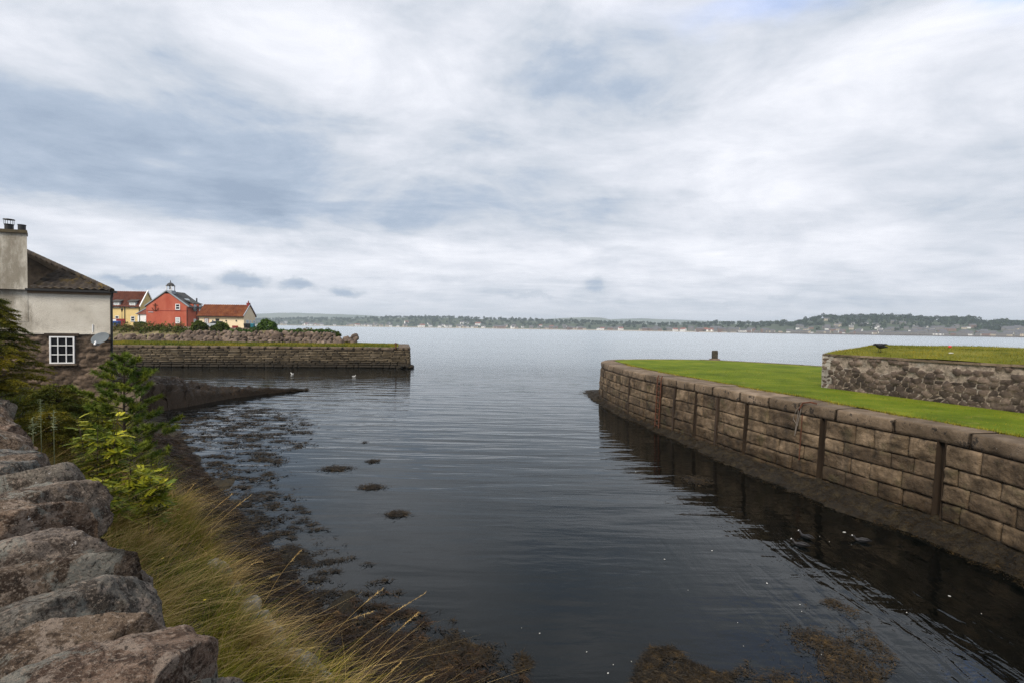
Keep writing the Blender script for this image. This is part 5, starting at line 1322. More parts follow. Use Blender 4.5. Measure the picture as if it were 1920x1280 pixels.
# ------------------------------------------------------------------ seaweed
def weed(pts, L, Wd, tone, name, label, mat, kind='stuff', lift=.012, cat='seaweed', curl=.6, group=None, flow=None):
    n = len(pts); a = rng.uniform(0, 2*pi, n) if flow is None else flow+rng.normal(0, .7, n)
    b = np.c_[pts, np.full(n, lift)+rng.uniform(0, .02, n)]
    d = np.stack([np.cos(a), np.sin(a), rng.uniform(-.05, .18, n)], -1)
    pe = np.stack([-np.sin(a), np.cos(a), 0*a], -1)*rng.normal(0, curl, n)[:, None]; pe[:, 2] = -.12
    side = np.stack([-np.sin(a), np.cos(a), rng.normal(0, .5, n)], -1)
    V, F, k = ribbons(b, d, L*rng.uniform(.5, 1.5, n), Wd*rng.uniform(.6, 1.4, n), pe, 4, nz(side))
    V[:, 2] = np.maximum(V[:, 2], .003)
    o = mesh(name, V, F, mat, tone=np.repeat(np.clip(rng.normal(tone, .25, n), 0, 1), k))
    return tag(o, label, cat, group, kind)
def px_scatter(n, polypx, dens):
    """points inside a pixel polygon on the water, density from noise"""
    poly = np.array([P(x, y, 0)[:2] for x, y in polypx]); f = inpoly(poly)
    lo, hi = poly.min(0), poly.max(0)
    x = rng.uniform(lo[0], hi[0], n); y = rng.uniform(lo[1], hi[1], n)
    ok = f(x, y) & dens(x, y); return np.c_[x[ok], y[ok]]
def nd(sx, sy, th, seed, o=4):
    return lambda x, y: fbm(np.stack([x*sx, y*sy, 0*x+seed], -1), o)+rng.normal(0, .30, len(x)) > th+.12
# 1 mat off the near bank: drifting patches
pts = px_scatter(90000, [(285, 772), (400, 757), (560, 772), (590, 812), (560, 862), (520, 900), (450, 925), (400, 960), (335, 900), (300, 840)],
                 lambda x, y: (fbm(np.stack([x*1.0, y*1.5, 0*x+3], -1), 5, .6) > .16+.35*np.clip((uvu(x, y)-6.5)/5, -.6, 1)+rng.normal(0, .06, len(x)))) if False else None
def uvu(x, y): return (x-A0[0])*ND[0]+(y-A0[1])*ND[1]
def uvv(x, y): return (x-A0[0])*TD[0]+(y-A0[1])*TD[1]
def shoremat(n, vlo, vhi, ulo, uhi, th0, slope, seed, fx=1.0, fy=1.6):
    v = rng.uniform(vlo, vhi, n); uu = rng.uniform(ulo, uhi, n); p = uv2w(v, uS(v)+uu)
    # streaks follow the shore roughly horizontally
    f = fbm(np.stack([p[:, 0]*fx, p[:, 1]*fy, 0*v+seed], -1), 5, .6)
    ok = f > th0+slope*uu+rng.normal(0, .20, n)
    return p[ok]
pts = shoremat(100000, 11, 31, -.8, 7.0, .34, .03, 3, 1.7, 5.0)
ux = uvu(pts[:, 0], pts[:, 1])-uS(uvv(pts[:, 0], pts[:, 1])); pts = pts[ux < np.interp(uvv(pts[:, 0], pts[:, 1]), [11, 14, 16, 19, 22, 27, 31], [1.2, 1.4, 2.2, 4.6, 5.6, 6.0, 4.0])+rng.normal(0, .35, len(pts))]
weed(pts, .20, .028, .35, 'drifting_wrack', 'scattered brown wrack patches drifting off the far end of the bank', M_wrack)
pts = shoremat(52000, 3, 14.5, -.7, 1.6, .10, .45, 8, 3.4, 6.5)
weed(pts, .13, .016, .3, 'bank_wrack', 'dense dark wrack lying on the water along the middle of the bank', M_wrack)
pts = shoremat(60000, -2, 6.5, -.9, 1.3, -.35, .8, 9, 3.5, 6.0)
weed(pts, .13, .015, .45, 'toe_wrack', 'orange brown wrack heaped at the foot of the near bank', M_wrackred, lift=.02)
pts = px_scatter(36000, [(690, 1280), (640, 1180), (760, 1180), (860, 1195), (960, 1210), (1000, 1240), (960, 1300), (840, 1330)], nd(2.2, 2.2, -.05, 4, 5))
weed(pts, .11, .012, .45, 'corner_wrack', 'olive wrack fronds spreading under the bank at bottom centre', M_wrack)
# wrack also clothing the intertidal slope
n = 50000; v = rng.uniform(-2, 24, n); g_ = uG(v); s_ = uS(v); uu = g_+(s_-g_)*rng.uniform(.12, 1.15, n); p2 = uv2w(v, uu); zz = bank_z(v, uu)
a = rng.uniform(0, 2*pi, n)
d = nz(np.stack([np.cos(a)*.6+ND[0], np.sin(a)*.6+ND[1], rng.uniform(-.6, .15, n)], -1))
V, F, k = ribbons(np.c_[p2, np.maximum(zz, 0)+.03], d, rng.uniform(.08, .26, n), .018, np.stack([0*a, 0*a, -.35+0*a], -1), 3)
tag(mesh('slope_wrack', V, F, M_wrackred, tone=np.repeat(np.clip(rng.normal(.4, .3, n), 0, 1), k)), 'rusty wrack draped over the tidal slope of the near bank', 'seaweed', kind='stuff')
# lower right mats
pts = px_scatter(26000, [(1185, 1285), (1200, 1245), (1222, 1215), (1262, 1212), (1290, 1238), (1345, 1262), (1390, 1258), (1350, 1300), (1200, 1330)], nd(2.5, 2.5, -.05, 6, 5))
weed(pts, .10, .012, .3, 'dense_wrack_clump', 'dense dark brown wrack tuft at the bottom edge, right of centre', M_wrack)
pts = px_scatter(24000, [(1340, 1300), (1400, 1235), (1440, 1200), (1490, 1140), (1560, 1120), (1620, 1150), (1640, 1190), (1690, 1240), (1640, 1300)], nd(1.8, 1.8, .02, 7, 6))
weed(pts, .075, .010, .7, 'lacy_wrack', 'lacy orange-brown wrack spread just under the surface at lower right', M_wrack)
# single floating clumps
for (px, py, wx, wy, n_, lb) in ((631, 878, 30, 6, 900, 'largest floating wrack clump, left of the small round pair'), (697, 913, 26, 6, 800, 'long floating wrack clump below the small star shaped one'), (699, 864, 13, 4, 250, 'small star shaped floating wrack clump'),
                                 (745, 963, 22, 7, 700, 'floating wrack clump nearest the middle of the open water'), (504, 767, 13, 3, 200, 'small floating wrack clump just off the tip of the slip'), (685, 829, 7, 2, 70, 'tiny wrack fragment farthest out on the open water'),
                                 (503, 888, 14, 5, 220, 'sparse wrack clump at the outer edge of the drifting patches'), (492, 860, 20, 4, 300, 'thin streak of wrack at the outer edge of the drifting patches'), (1305, 900, 24, 9, 1300, 'weedy hump breaking the dark reflection of the right quay')):
    q = rng.normal(0, .42, (n_, 2)); r0 = P(px, py, 0)[:2]; wxm = abs(P(px+wx, py, 0)[0]-r0[0]); wym = abs(P(px, py-wy, 0)[1]-r0[1])
    o = weed(q*np.array([wxm, wym]), .13 if py < 900 else .10, .018, .3, 'floating_wrack', lb, M_wrack, kind=None)
    o.location = (r0[0], r0[1], .0)
# white flecks
fl = [(1012, 1187, 5), (1140, 1262, 6), (1438, 1093, 6), (1335, 1032, 4), (1100, 1222, 4), (1246, 1048, 4), (1184, 1240, 3), (1150, 1246, 3), (1780, 1117, 7), (1583, 997, 9), (1578, 955, 5), (1192, 884, 3), (1394, 1211, 2), (978, 1177, 2), (1537, 1005, 2), (1555, 1015, 2), (1290, 1106, 2), (1383, 1167, 2), (1700, 1148, 3), (1840, 1150, 3), (1500, 1133, 3), (1503, 1146, 2), (1540, 1227, 3), (870, 1183, 2)]
for i, (px, py, r) in enumerate(fl):
    p = P(px, py, 0); Ym = p[1]; rr = r/FPX*Ym*.30
    V_, F_ = boulder(6, 12, (rr*1.3, rr*.7, .006), i, 1, .9, .25, 1.5, 3)
    o = mesh('foam_fleck', V_, F_, M_foam, smooth=True); o.location = (p[0], p[1], .008); o.rotation_euler = (0, 0, random.uniform(0, 6))
    if r >= 6: tag(o, {1140: 'white fleck afloat at the bottom edge right of centre', 1438: 'bright white curl afloat above the lacy wrack', 1780: 'pale feather afloat on the black reflection at far right', 1583: 'pale forked feather floating above the diving birds'}[px], 'floating feather')
    else: tag(o, 'tiny white fleck floating on the dark harbour water', 'foam fleck', 'white flecks on the water')

# ------------------------------------------------------------------ bank grass
def bank_grass(n, name, label, vr, hrange, mat, tonem, w0=.006, umin=.03, umaxf=.97, lean=.5, ncl=0):
    v = rng.uniform(*vr, n); 
    if ncl:
        cv = rng.uniform(*vr, ncl); ci = rng.integers(0, ncl, n); v = cv[ci]+rng.normal(0, .07, n)
    t = rng.uniform(0, 1, n) if not ncl else (rng.uniform(0, 1, ncl)[ci]+rng.normal(0, .03, n)).clip(0, 1)
    u = umin+(uG(v)*umaxf-umin)*t
    p = uv2w(v, u); b = np.c_[p, bank_z(v, u)-.02]
    wind = np.array([.55, -.05])
    d = nz(np.stack([rng.normal(wind[0]*.35, .28, n), rng.normal(0, .28, n), np.ones(n)], -1))
    h = rng.uniform(*hrange, n)*(1+.35*fbm(np.c_[p, 0*v]*1.2, 3))
    bend = np.stack([rng.normal(lean, .35, n), rng.normal(-.1, .35, n), rng.uniform(-.45, -.05, n)], -1)
    V, F, k = ribbons(b, d, h, w0*rng.uniform(.7, 1.6, n), bend, 5)
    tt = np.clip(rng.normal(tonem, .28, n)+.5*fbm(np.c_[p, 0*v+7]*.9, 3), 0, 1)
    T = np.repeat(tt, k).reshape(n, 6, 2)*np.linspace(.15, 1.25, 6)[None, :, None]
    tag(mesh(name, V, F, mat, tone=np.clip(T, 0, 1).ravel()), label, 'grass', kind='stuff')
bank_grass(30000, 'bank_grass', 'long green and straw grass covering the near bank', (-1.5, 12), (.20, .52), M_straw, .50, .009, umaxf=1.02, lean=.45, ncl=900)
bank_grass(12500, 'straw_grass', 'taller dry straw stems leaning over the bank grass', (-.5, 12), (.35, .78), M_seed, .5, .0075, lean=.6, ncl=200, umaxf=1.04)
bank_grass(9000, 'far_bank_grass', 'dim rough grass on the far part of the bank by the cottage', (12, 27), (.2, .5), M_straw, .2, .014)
# seed heads standing out over the water
def stalk(px, py, bpx, bpy, dist_u, label, curve=.1):
    """one long stalk from the bank to a tip seen at px,py"""
    best = None
    for v in np.arange(-1.5, 14, .05):
        for u in (dist_u, dist_u-.25, dist_u+.25):
            w2 = uv2w(v, u); z = float(bank_z(v, u))
            X_ = 960+FPX*w2[0]/max(w2[1], .1); Y_ = hz(X_)+FPX*(5-z)/w2[1]
            e = (X_-bpx)**2+(Y_-bpy)**2
            if best is None or e < best[0]: best = (e, w2, z)
    b = np.array([*best[1], best[2]]); tip = Q(px, py, b[1]+.15)
    t_ = np.linspace(0, 1, 12)[:, None]; pts = b+(tip-b)*t_; pts[:, 2] += curve*np.sin(t_[:, 0]*pi)
    o = thing('grass_stalk', label, 'grass stalk')
    MB().tube(pts, np.linspace(.0035, .0018, 12), 5).build('stem', M_seed, o)
    n = 46; k_ = rng.uniform(.74, 1.0, n); bb = np.stack([np.interp(k_, t_[:, 0], pts[:, j]) for j in range(3)], -1)
    ax_ = nz(pts[-1]-pts[-3]); dd = nz(ax_+rng.normal(0, .45, (n, 3)))
    V, F, kk = ribbons(bb, dd, rng.uniform(.02, .045, n), .007, np.zeros((n, 3)), 2); mesh('seed_head', V, F, M_seed, o, tone=.8)
for st in ((796, 1112, 622, 1262, 2.2, 'longest pale seed stalk reaching farthest out over the water'), (784, 1148, 650, 1330, 2.1, 'seed stalk just below the longest one'), (718, 1103, 600, 1235, 2.2, 'upright seed stalk left of the longest one'),
           (700, 1145, 560, 1215, 2.1, 'thin seed stalk crossing below the upright one'), (752, 1242, 700, 1330, 2.2, 'short seed stalk near the bottom edge'), (812, 1262, 760, 1330, 2.3, 'bent short seed stalk nearest the bottom edge at right', .12),
           (525, 1075, 460, 1140, 2.0, 'seed stalk above the lichened edging stones'), (492, 1052, 430, 1090, 1.9, 'arched seed stalk leaning right over dark wrack', .1), (470, 928, 392, 1010, 1.7, 'pale seed stalk tall against the drifting wrack'), (366, 905, 340, 985, 1.5, 'pale upright stem rising above the far bank grass'),
           (436, 925, 380, 1000, 1.7, 'slanting seed stalk beside the pale upright stem'), (565, 1030, 500, 1150, 2.1, 'lone slender stalk over the middle wrack')):
    stalk(*st)
# small yellow flowers
for px, py, lb in ((305, 1046, 'small yellow hawkweed flower nearer the rowans'), (384, 1124, 'small yellow hawkweed flower lower on the bank')):
    z = 2.45; p = P(px, py, z); t = thing('yellow_flower', lb, 'flower', tuple(p))
    MB().tube([(0, 0, 0), (.01, .01, -.4)], .002, 5).build('stem', M_straw, t)
    a_ = np.linspace(0, 2*pi, 14, endpoint=False); V, F, kk = ribbons(np.zeros((14, 3)), np.stack([np.cos(a_), np.sin(a_), .3+0*a_], -1), .013, .006, np.zeros((14, 3)), 2, np.stack([-np.sin(a_), np.cos(a_), 0*a_], -1), tip=.6)
    mesh('petals', V, F, plain('yellow_petal', (.75, .55, .02), .6), t)

# ------------------------------------------------------------------ trees and saplings
def tree_base(v, u): w2 = uv2w(v, u); return np.array([w2[0], w2[1], float(bank_z(v, u))])
def pine():
    b = tree_base(11.2, 2.05); H = 2.85
    t = thing('young_pine', 'young open pine with tufted needles standing before the cottage', 'pine tree', tuple(b))
    mb = MB(); tp = [(0, 0, -.1), (.02, 0, .7), (-.03, .02, 1.5), (0, 0, H*.93)]
    mb.tube(tp, [.045, .036, .024, .010], 8); mb.build('trunk', M_bark, t)
    g = np.random.default_rng(5); bm = MB(); tufts = []
    for k_ in range(46):
        z = .45+(H-.55)*(k_/45.); L = np.interp(z/H, [.15, .35, .6, .85, 1], [.74, .86, .66, .36, .15])*g.uniform(.6, 1.1)
        a = k_*2.4+g.uniform(-.4, .4); dirn = np.array([cos(a), sin(a), g.uniform(.15, .5)])
        p0 = np.array([0, 0, z]); p1 = p0+dirn*L*.5; p2 = p0+dirn*L+np.array([0, 0, .12*L])
        bm.tube([p0, p1, p2], [.013, .009, .004], 5)
        tufts += [(p2, dirn)]
        for j in range(int(2+L*6)):
            f_ = g.uniform(.35, 1); q = p0+(p2-p0)*f_; sd = nz(np.array([-dirn[1], dirn[0], 0]))*g.choice([-1, 1]); l2 = g.uniform(.12, .30)*L+.06
            e = q+(sd*.8+dirn*.5+np.array([0, 0, .45]))*l2
            bm.tube([q, e], [.005, .003], 4); tufts.append((e, nz(e-q)))
    tufts.append((np.array([0, 0, H]), np.array([0, 0, 1.])))
    bm.build('branches', M_bark, t)
    N = len(tufts); per = 120; c = np.repeat(np.array([q[0] for q in tufts]), per, 0); dr = np.repeat(np.array([nz(np.array(q[1])) for q in tufts]), per, 0); n = len(c)
    c = c-dr*rng.uniform(-.02, .13, (n, 1))
    d = nz(dr*.6+rng.normal(0, .75, (n, 3))+np.array([0, 0, .35]))
    V, F, k = ribbons(c, d, rng.uniform(.05, .10, n), .010, np.zeros((n, 3)), 1, nz(np.cross(d, rng.normal(size=(n, 3)))), tip=.4)
    tn = np.repeat(np.clip(rng.normal(.42, .25, N), 0, 1), per)
    mesh('needles', V, F, M_pine, t, tone=np.repeat(tn, k))
pine()
def spruce(v, u, H, rad, label, seed, nbr=75, sc=1.):
    b = tree_base(v, u); g = np.random.default_rng(seed)
    t = thing('spruce_tree', label, 'spruce tree', tuple(b))
    MB().tube([(0, 0, -.2), (0, 0, H*.5), (.03, 0, H)], [.07, .045, .008], 8).build('trunk', M_bark, t)
    bm = MB(); C = []; D = []
    for k_ in range(nbr):
        z = .1+(H-.12)*(k_/(nbr-1.))**.9; L = rad*(1-z/H)**.75*g.uniform(.7, 1.15)+.12; a = k_*2.4+g.uniform(-.5, .5)
        dirn = np.array([cos(a), sin(a), 0]); pts = np.array([(0, 0, z)+dirn*L*s+np.array([0, 0, L*(.25*s-.32*s*s)]) for s in np.linspace(0, 1, 6)])
        bm.tube(pts, np.linspace(.014, .003, 6), 4)
        m = int(15+L*26)
        for j in range(m):
            f_ = g.uniform(.12, 1.); q = np.array([np.interp(f_, np.linspace(0, 1, 6), pts[:, i]) for i in range(3)])
            sd = np.array([-dirn[1], dirn[0], 0])*g.choice([-1, 1]); tw = nz(sd*g.uniform(.4, 1)+dirn*.7+np.array([0, 0, g.uniform(-.25, .3)])); l2 = g.uniform(.08, .26)*sc*(1.2-f_*.5)
            for s in np.linspace(0, 1, 9): C.append(q+tw*l2*s+np.array([0, 0, -.05*s*s])); D.append(tw)
    bm.build('branches', M_bark, t)
    C = np.array(C); D = np.array(D); per = 4; C = np.repeat(C, per, 0); D = np.repeat(D, per, 0); n = len(C)
    d = nz(D*.8+rng.normal(0, .55, (n, 3)))
    V, F, k = ribbons(C, d, rng.uniform(.03, .055, n), .009, np.zeros((n, 3)), 1, nz(np.cross(d, rng.normal(size=(n, 3)))), tip=.5)
    T = np.clip(.32+.45*fbm(C*1.6+seed, 3)+rng.normal(0, .15, n), 0, 1)
    mesh('needles', V, F, M_spruce, t, tone=np.repeat(T, k))
spruce(18.2, .62, 2.95, 1.3, 'dark drooping spruce crowded against the cottage at the left edge', 3, 95)
spruce(14.0, 1.35, 1.35, 1.25, 'low spreading dark spruce between the tall spruce and the pine', 8, 60)
spruce(12.0, 1.0, .95, .9, 'lowest dark spruce tucked behind the cope stones', 12, 40)
def rowan(v, u, H, label, seed, nst=4, spread=.30, nleaf=120):
    b = tree_base(v, u); g = np.random.default_rng(seed)
    t = thing('rowan_sapling', label, 'sapling', tuple(b)); stems = MB(); P_ = []; 
    for s in range(nst):
        a = g.uniform(0, 6.3); r0 = g.uniform(0, .12); top = np.array([cos(a)*spread*g.uniform(.3, 1), sin(a)*spread*g.uniform(.3, 1), H*g.uniform(.72, 1.0)])
        p0 = np.array([cos(a)*r0, sin(a)*r0, -.05]); pts = np.array([p0+(top-p0)*f_+np.array([.02*sin(f_*5+s), .02*cos(f_*4), 0]) for f_ in np.linspace(0, 1, 7)])
        stems.tube(pts, np.linspace(.011, .003, 7), 6); P_.append(pts)
        for j in range(6):
            f_ = g.uniform(.3, .85); q = np.array([np.interp(f_, np.linspace(0, 1, 7), pts[:, i]) for i in range(3)]); a2 = g.uniform(0, 6.3)
            e = q+np.array([cos(a2), sin(a2), .7])*g.uniform(.08, .2); pp = np.array([q+(e-q)*x for x in np.linspace(0, 1, 7)]); stems.tube(pp, np.linspace(.005, .002, 7), 5); P_.append(pp)
    stems.build('stem', M_bark, t)
    lc = []; ld = []; lsd = []; ll_ = []; lt = []
    for i in range(nleaf):
        pts = P_[g.integers(0, len(P_))]; f_ = g.uniform(.25, 1)**.7; q = np.array([np.interp(f_, np.linspace(0, 1, 7), pts[:, k]) for k in range(3)])
        if q[2] < H*.28: continue
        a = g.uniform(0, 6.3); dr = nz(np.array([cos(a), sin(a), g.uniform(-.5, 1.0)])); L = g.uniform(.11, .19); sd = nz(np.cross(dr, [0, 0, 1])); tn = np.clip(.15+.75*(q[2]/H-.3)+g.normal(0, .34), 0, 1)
        for m_ in range(7):
            s_ = .18+.82*m_/6; c = q+dr*L*s_+np.array([0, 0, -.05*s_*s_])
            for sg in ((-1, 1) if m_ < 6 else (0,)):
                lc.append(c); ld.append(nz(sd*sg*1.0+dr*(.55 if sg else 1)+np.array([0, 0, -.15]))); lsd.append(nz(dr-(.3*sd*sg))); ll_.append(  .064*(1-.35*abs(s_-.5))); lt.append(tn+g.normal(0, .05))
    lc = np.array(lc); ld = np.array(ld); lsd = np.array(lsd); ll_ = np.array(ll_); n = len(lc); up = nz(np.cross(ld, lsd)); wv = nz(np.cross(up, ld))
    w_ = (ll_*.17)[:, None]; e = ll_[:, None]
    V = np.stack([lc, lc+ld*e*.35+wv*w_, lc+ld*e*.75+wv*w_*.8, lc+ld*e, lc+ld*e*.75-wv*w_*.8, lc+ld*e*.35-wv*w_], 1).reshape(-1, 3)
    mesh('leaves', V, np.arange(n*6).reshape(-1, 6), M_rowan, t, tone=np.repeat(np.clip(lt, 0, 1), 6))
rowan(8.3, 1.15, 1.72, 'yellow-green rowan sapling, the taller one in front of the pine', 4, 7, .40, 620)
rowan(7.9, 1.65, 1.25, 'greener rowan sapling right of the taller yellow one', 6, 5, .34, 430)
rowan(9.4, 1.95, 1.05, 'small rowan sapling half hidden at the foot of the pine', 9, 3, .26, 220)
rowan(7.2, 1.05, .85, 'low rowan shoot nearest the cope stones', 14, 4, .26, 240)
def herb(px, py_top, py_base, Y, label):
    a = Q(px, py_base, Y); b = Q(px, py_top, Y); H = b[2]-a[2]; t = thing('mugwort_stem', label, 'herb', tuple(a))
    MB().tube([(0, 0, -.5), (0, 0, H)], [.004, .002], 5).build('stem', M_herb, t)
    n = 70; z = rng.uniform(0, H, n); an_ = rng.uniform(0, 6.3, n); d = np.stack([np.cos(an_), np.sin(an_), .35+0*an_], -1)
    V, F, k = ribbons(np.c_[0*z, 0*z, z], nz(d), rng.uniform(.03, .07, n)*(1.2-z/H*.6), .010, np.stack([0*z, 0*z, -.3+0*z], -1), 2); mesh('leaves', V, F, M_herb, t, tone=.5)
herb(77, 747, 800, 4.6, 'grey-green mugwort spike rising behind the cope stones')
herb(101, 768, 805, 4.8, 'thin pale dead stem right of the mugwort spike')
herb(62, 782, 815, 4.1, 'short bushy grey-green mugwort shoot close against the wall')

# ------------------------------------------------------------------ far shore
def dist(px): return np.interp(px, [-400, 400, 1000, 1450, 1920, 2700], [3600, 3200, 2400, 1550, 1200, 1100])
RID = [(-400, 596), (300, 596), (500, 596.5), (578, 595), (646, 596), (698, 594), (760, 592.5), (812, 593), (844, 592.5), (890, 595), (995, 597.8), (1033, 599), (1090, 599.5), (1121, 601.7), (1168, 603), (1207, 604), (1246, 605.6), (1325, 603.5), (1377, 603.5),
       (1416, 604.5), (1447, 602.5), (1472, 601), (1488, 605.6), (1498, 600), (1524, 594), (1550, 591), (1581, 592.5), (1602, 590.7), (1654, 591), (1706, 592.5), (1732, 595), (1785, 595), (1821, 595), (1837, 600), (1850, 603), (1876, 598.5), (1902, 602), (1960, 603), (2200, 598), (2700, 605)]
rpx = np.array([q[0] for q in RID]); rpy = np.array([q[1] for q in RID], float)
SPAN = 520.
def far_xy(px, fr):
    D = dist(px)+fr*SPAN; return (px-960)/FPX*D, D
def far_top(px): D = dist(px)+SPAN*.9; return 5+(hz(px)-np.interp(px, rpx, rpy))/FPX*D      # height of the tree tops
TH = 11.
def far_z(px, fr):
    rz = np.maximum(far_top(px)-TH, 4); f = np.clip((fr-.03)/.85, 0, 1); f = f*f*(3-2*f)
    z = 2.2+(rz-2.2)*f
    return np.where(fr < .005, -1.5, z)
pxs = np.arange(-400, 2701, 6.); frs = np.array([-.01, .006, .02, .05, .1, .2, .3, .4, .5, .6, .7, .8, .9, 1.0, 1.3, 1.8])
PX, FR = np.meshgrid(pxs, frs, indexing='ij'); Xf, Yf = far_xy(PX, FR); Zf = far_z(PX, FR); Zf = np.where(FR > 1, Zf*.8, Zf)
def ex(k, c, p):
    z = k.sep(p)[2]; return k.mix(k.mapr(z, 2.4, 4.5, 1, 0), c, (.30, .26, .20))
tag(mesh('far_shore', np.stack([Xf, Yf, Zf], -1), grid_faces(*PX.shape)[:, ::-1].copy(), pmat('far_land', [(0, (.02, .035, .018)), (1, (.065, .08, .04))], .02, 5, .95, 0, extra=ex), smooth=True), kind='structure')
M_fartree = pmat('far_foliage', [(0, (.012, .025, .012)), (1, (.035, .055, .022))], .05, 3, .9, 0, tonev=.5, spec=.1)
# woodland as one mass
def woods():
    n = 3400; px = rng.uniform(-300, 2600, n); fr = rng.beta(2.0, 1.1, n)*.97
    w1 = np.interp(px, [450, 900, 1200, 1450, 1500, 1900], [.8, .9, .45, .4, .9, .9]); ok = (rng.uniform(0, 1, n) < w1) & ((fr > np.where(px > 960, .34, .16)) | (rng.uniform(0, 1, n) < .12)); px, fr = px[ok], fr[ok]
    ps = []; shapes = [leaf_cloud(46, (0, 0, 0), (1, 1, 1), .75, .5, .3, s, 1.2) for s in range(8)]
    x, y = far_xy(px, fr); z = far_z(px, fr)
    for i in range(len(px)):
        V, F, T = shapes[i % 8]; r = rng.uniform(5, 9); h = rng.uniform(5, 8)
        ps.append((V*np.array([r, r, h])+np.array([x[i], y[i], z[i]+h*.75]), F, np.clip(T+rng.normal(0, .18), 0, 1)))
    V, F, T = merge(ps); tag(mesh('far_woodland', V, F, M_fartree, tone=T), 'wooded slopes reading as one mass along the far shore', 'woodland', kind='stuff')
woods()
# trees one can tell apart on the skyline
tp_ = []
for s in range(8):
    V, F, T = leaf_cloud(170, (0, 0, .62), (.5, .5, .40), .17, .45, .3, 60+s, 1.3)
    if s % 3 == 2: V[:, 2] = V[:, 2]*1.25; V[:, :2] *= .7
    o = mesh('far_tree', V, F, M_fartree, tone=T); tp_.append(o)
for i in range(210):
    px = 490+i*(1925-490)/210.+random.uniform(-3, 3); 
    o = tp_[i % 8] if i < 8 else tp_[i % 8].copy()
    if i >= 8: COL.objects.link(o)
    fr = random.uniform(.72, .98); x, y = far_xy(px, fr); s = random.uniform(10, 17)
    o.location = (x, y, float(far_z(np.array(px), np.array(fr)))-.5); o.scale = (s*1.15, s*1.15, s); o.rotation_euler = (0, 0, random.uniform(0, 6))
    tag(o, 'dark rounded tree on the skyline of the far shore', 'tree', 'skyline trees of the far shore')
# houses
FW = {'white': plain('far_white', (.80, .80, .78), .8), 'grey': plain('far_grey', (.20, .19, .18), .9), 'brown': plain('far_brown', (.22, .14, .11), .9), 'cream': plain('far_cream', (.48, .42, .33), .8)}
M_farroof = plain('far_slate', (.09, .09, .10), .9); M_farred = plain('far_redroof', (.22, .08, .06), .9)
M_farwin = plain('far_window', (.04, .045, .05), .3)
hp = {}
def far_house_proto(kind, L, Wd, H, rh_, roofm):
    t = thing('far_house', 'x', 'house')
    mb = MB(); V = [(-L/2, -Wd/2, -3), (L/2, -Wd/2, -3), (L/2, Wd/2, -3), (-L/2, Wd/2, -3), (-L/2, -Wd/2, H), (L/2, -Wd/2, H), (L/2, Wd/2, H), (-L/2, Wd/2, H), (-L/2, 0, H+rh_), (L/2, 0, H+rh_)]
    mb.add(V, [(0, 3, 2, 1), (0, 1, 5, 4), (2, 3, 7, 6), (1, 2, 6, 9, 5), (3, 0, 4, 8, 7)]).build('wall', FW[kind], t)
    V = [(-L/2-.3, -Wd/2-.4, H-.1), (L/2+.3, -Wd/2-.4, H-.1), (L/2+.3, 0, H+rh_+.25), (-L/2-.3, 0, H+rh_+.25), (-L/2-.3, Wd/2+.4, H-.1), (L/2+.3, Wd/2+.4, H-.1)]
    MB().add(V, [(0, 1, 2, 3), (3, 2, 5, 4)]).build('roof', roofm, t)
    wb = MB()
    for zz in np.arange(1.0, H-1.2, 2.8):
        for xx in np.arange(-L/2+1.2, L/2-1.6, 2.6): wb.box((xx, -Wd/2-.08, zz), (xx+1.2, -Wd/2-.01, zz+1.5))
    wb.build('windows', M_farwin, t)['kind'] = 'stuff'
    return t
KINDS = [('white', 11, 8, 5.2, 3, M_farroof, 'small white house with slate roof among the far shore trees'), ('white', 15, 9, 5.6, 3.2, M_farred, 'white house with reddish roof on the far shore'),
         ('grey', 14, 9, 7.5, 3.5, M_farroof, 'grey stone villa on the far shore slope'), ('brown', 18, 9, 7, 3.2, M_farroof, 'brown stone terrace block on the far waterfront'),
         ('cream', 13, 9, 6, 3, M_farroof, 'cream rendered house on the far shore'), ('grey', 26, 9, 7.5, 3.2, M_farroof, 'long grey terrace on the far waterfront')]
protos_h = [far_house_proto(*k[:6]) for k in KINDS]; used = [False]*6
def put_house(kind, px, fr, s=1., rz=None, label=None, group='houses of the far shore', sx=1.):
    o = protos_h[kind] if not used[kind] else copy_tree(protos_h[kind])
    used[kind] = True
    x, y = far_xy(px, fr); o.location = (x, y, float(far_z(np.array(float(px)), np.array(float(fr))))+.3); o.scale = (s*sx, s, s)
    o.rotation_euler = (0, 0, -math.atan2(x, y)+(random.uniform(-.5, .5) if rz is None else rz))
    o['label'] = label or KINDS[kind][6]; o['category'] = 'house'
    if label is None: o['group'] = group
    elif 'group' in o: del o['group']
random.seed(21)
for i in range(78): put_house(random.choice([0, 0, 1, 4, 4, 0]), random.uniform(500, 985), random.choice([.02, .03, .05, .08, .12, .2, .3])*random.uniform(.8, 1.3), random.uniform(1.2, 1.9))
for i in range(75): put_house(random.choice([0, 1, 2, 3, 3, 2, 4]), random.uniform(990, 1450), random.choice([.015, .03, .05, .09, .14, .25])*random.uniform(.8, 1.3), random.uniform(1.0, 1.5))
for i in range(42): px = 1300+i*14.8; put_house(random.choice([0, 2, 3, 5, 4, 5, 2]), px, random.choice([.012, .018, .03]), random.uniform(.62, .9), random.uniform(-.1, .1))
for i in range(105): put_house(random.choice([0, 2, 0, 3, 4, 2, 5]), random.uniform(1480, 1925), random.uniform(.03, .5), random.uniform(.8, 1.2))
put_house(3, 937, .05, 1.5, .0, 'big brown brick apartment block on the far shore left of centre', sx=2.2)
put_house(1, 1331, .12, 1.1, .0, 'long white flat building standing over the far terraces', sx=4.6)
put_house(4, 1548, .62, 1.0, .0, 'large cream mansion high on the wooded far hill', sx=1.9)
put_house(0, 1762, .012, .75, .0, 'long white pavilion with red trim on the far waterfront at right', sx=4.0)
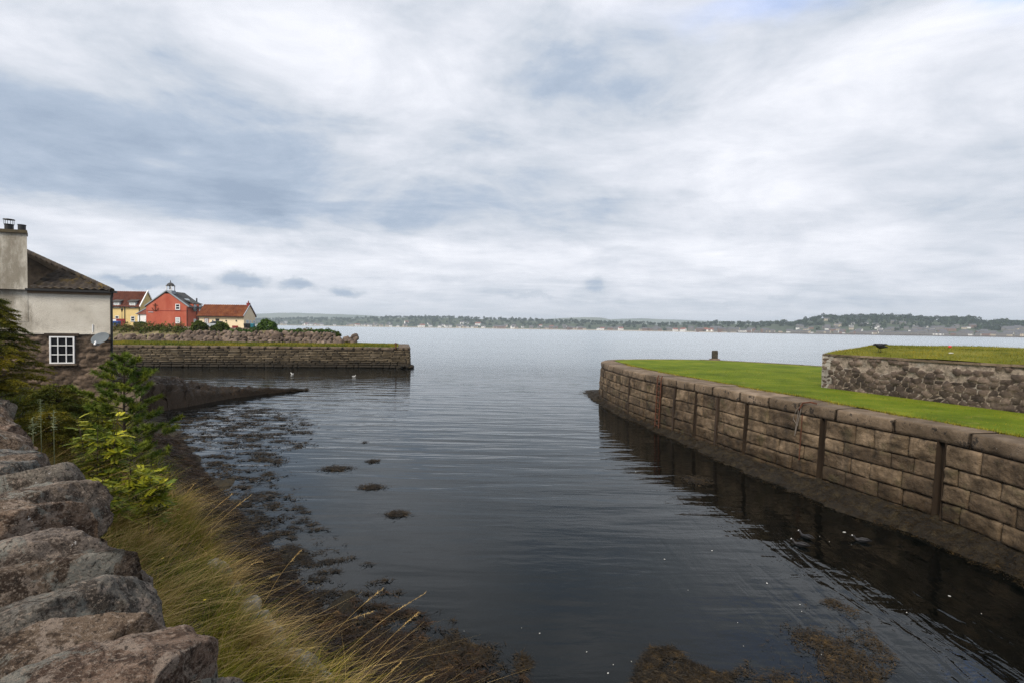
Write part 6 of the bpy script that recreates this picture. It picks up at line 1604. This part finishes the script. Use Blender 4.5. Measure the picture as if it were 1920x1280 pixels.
put_house(3, 1780, .30, 1.0, .0, 'wide brown school-like block on the slope above the white pavilion', sx=1.6)
put_house(0, 1390, .02, .9, .0, 'white waterfront shed near the right end of the sandy beach', sx=2)
# promenade wall along the far waterfront
mb = MB(); pr_ = np.arange(1380, 2400, 10.)
for a_, b_ in zip(pr_[:-1], pr_[1:]):
    xa, ya = far_xy(a_, .0); xb, yb = far_xy(b_, .0)
    mb.add([(xa, ya-3, -1), (xb, yb-3, -1), (xb, yb-3, 2.8), (xa, ya-3, 2.8), (xb, yb+8, 2.9), (xa, ya+8, 2.9)], [(0, 1, 2, 3), (3, 2, 4, 5)])
tag(mb.build('promenade_wall', plain('far_seawall', (.10, .085, .08), .9)), 'dark sea wall along the far waterfront at right', 'sea wall')
for px, hh, lb in ((1003, 26, 'thin mast rising from the far trees, the left one'), (1041, 32, 'thin mast rising from the far trees, the right one'), (1264, 20, 'slim church spire over the far waterfront terraces')):
    x, y = far_xy(px, .6 if px < 1200 else .08); z = float(far_z(np.array(float(px)), np.array(.6 if px < 1200 else .08)))
    o = thing('church_spire' if px > 1200 else 'radio_mast', lb, 'spire' if px > 1200 else 'mast', (x, y, z))
    if px > 1200:
        MB().box((-2.5, -2.5, -2), (2.5, 2.5, 12)).build('tower', FW['brown'], o); MB().tube([(0, 0, 12), (0, 0, 25)], [2.9, .1], 6).build('steeple', M_farroof, o)
    else: MB().tube([(0, 0, 0), (0, 0, hh+14)], [.9, .3], 5).build('lattice', M_lead, o)
# distant hills
def hills(name, prof, D, thick, mat):
    px = np.arange(prof[0][0], prof[-1][0]+1, 12.); top = np.interp(px, [q[0] for q in prof], [q[1] for q in prof])
    top = top+.35*fbm(np.stack([px*.05, px*0, px*0+D], -1), 3)
    z = 5+(hz(px)-top)/FPX*D; rows = []
    for fr, k_ in ((-1, -.02), (-.6, .35), (-.25, .8), (0, 1), (.3, .85), (1, 0)):
        d_ = D+fr*thick; rows.append(np.stack([(px-960)/FPX*d_, d_+0*px, np.maximum(z*k_, -1)+(0 if k_ > 0 else -2)], -1))
    V = np.stack(rows, 1); tag(mesh(name, V, grid_faces(len(px), 6)[:, ::-1].copy(), mat, smooth=True), kind='structure')
M_hill = pmat('hazy_hill', [(0, (.10, .13, .12)), (1, (.19, .21, .18))], .003, 4, .95, 0)  # part of the distance haze is mixed into this pale hill colour
hills('hills', [(-900, 600), (200, 594), (420, 590), (500, 588), (545, 586.5), (600, 588.5), (680, 591), (760, 596), (860, 600), (960, 606)], 4600, 700, M_hill)
hills('hills', [(960, 604), (1040, 598), (1060, 596), (1090, 595.2), (1125, 595.5), (1137, 598), (1160, 603), (1180, 608)], 3700, 400, M_hill)
hills('hills', [(1080, 606), (1150, 599), (1195, 597), (1260, 599.5), (1330, 602), (1420, 603.5), (1600, 601), (2600, 600)], 4600, 600, M_hill)

# ------------------------------------------------------------------ haze
hm = bpy.data.materials.new('sea_haze'); hm.use_nodes = True; k = NT(hm.node_tree); k.n.clear()
pv = k.new('ShaderNodeVolumePrincipled'); pv.inputs['Color'].default_value = (.78, .90, 1, 1); pv.inputs['Density'].default_value =   .00014; pv.inputs['Anisotropy'].default_value = .2
o = k.new('ShaderNodeOutputMaterial'); k.l.new(pv.outputs[0], o.inputs['Volume'])
hb = MB().box((-6200, -700, -4.3), (6200, 5600, 128)).build('haze', hm)
tag(hb, 'thin pale sea haze', 'haze', kind='stuff')
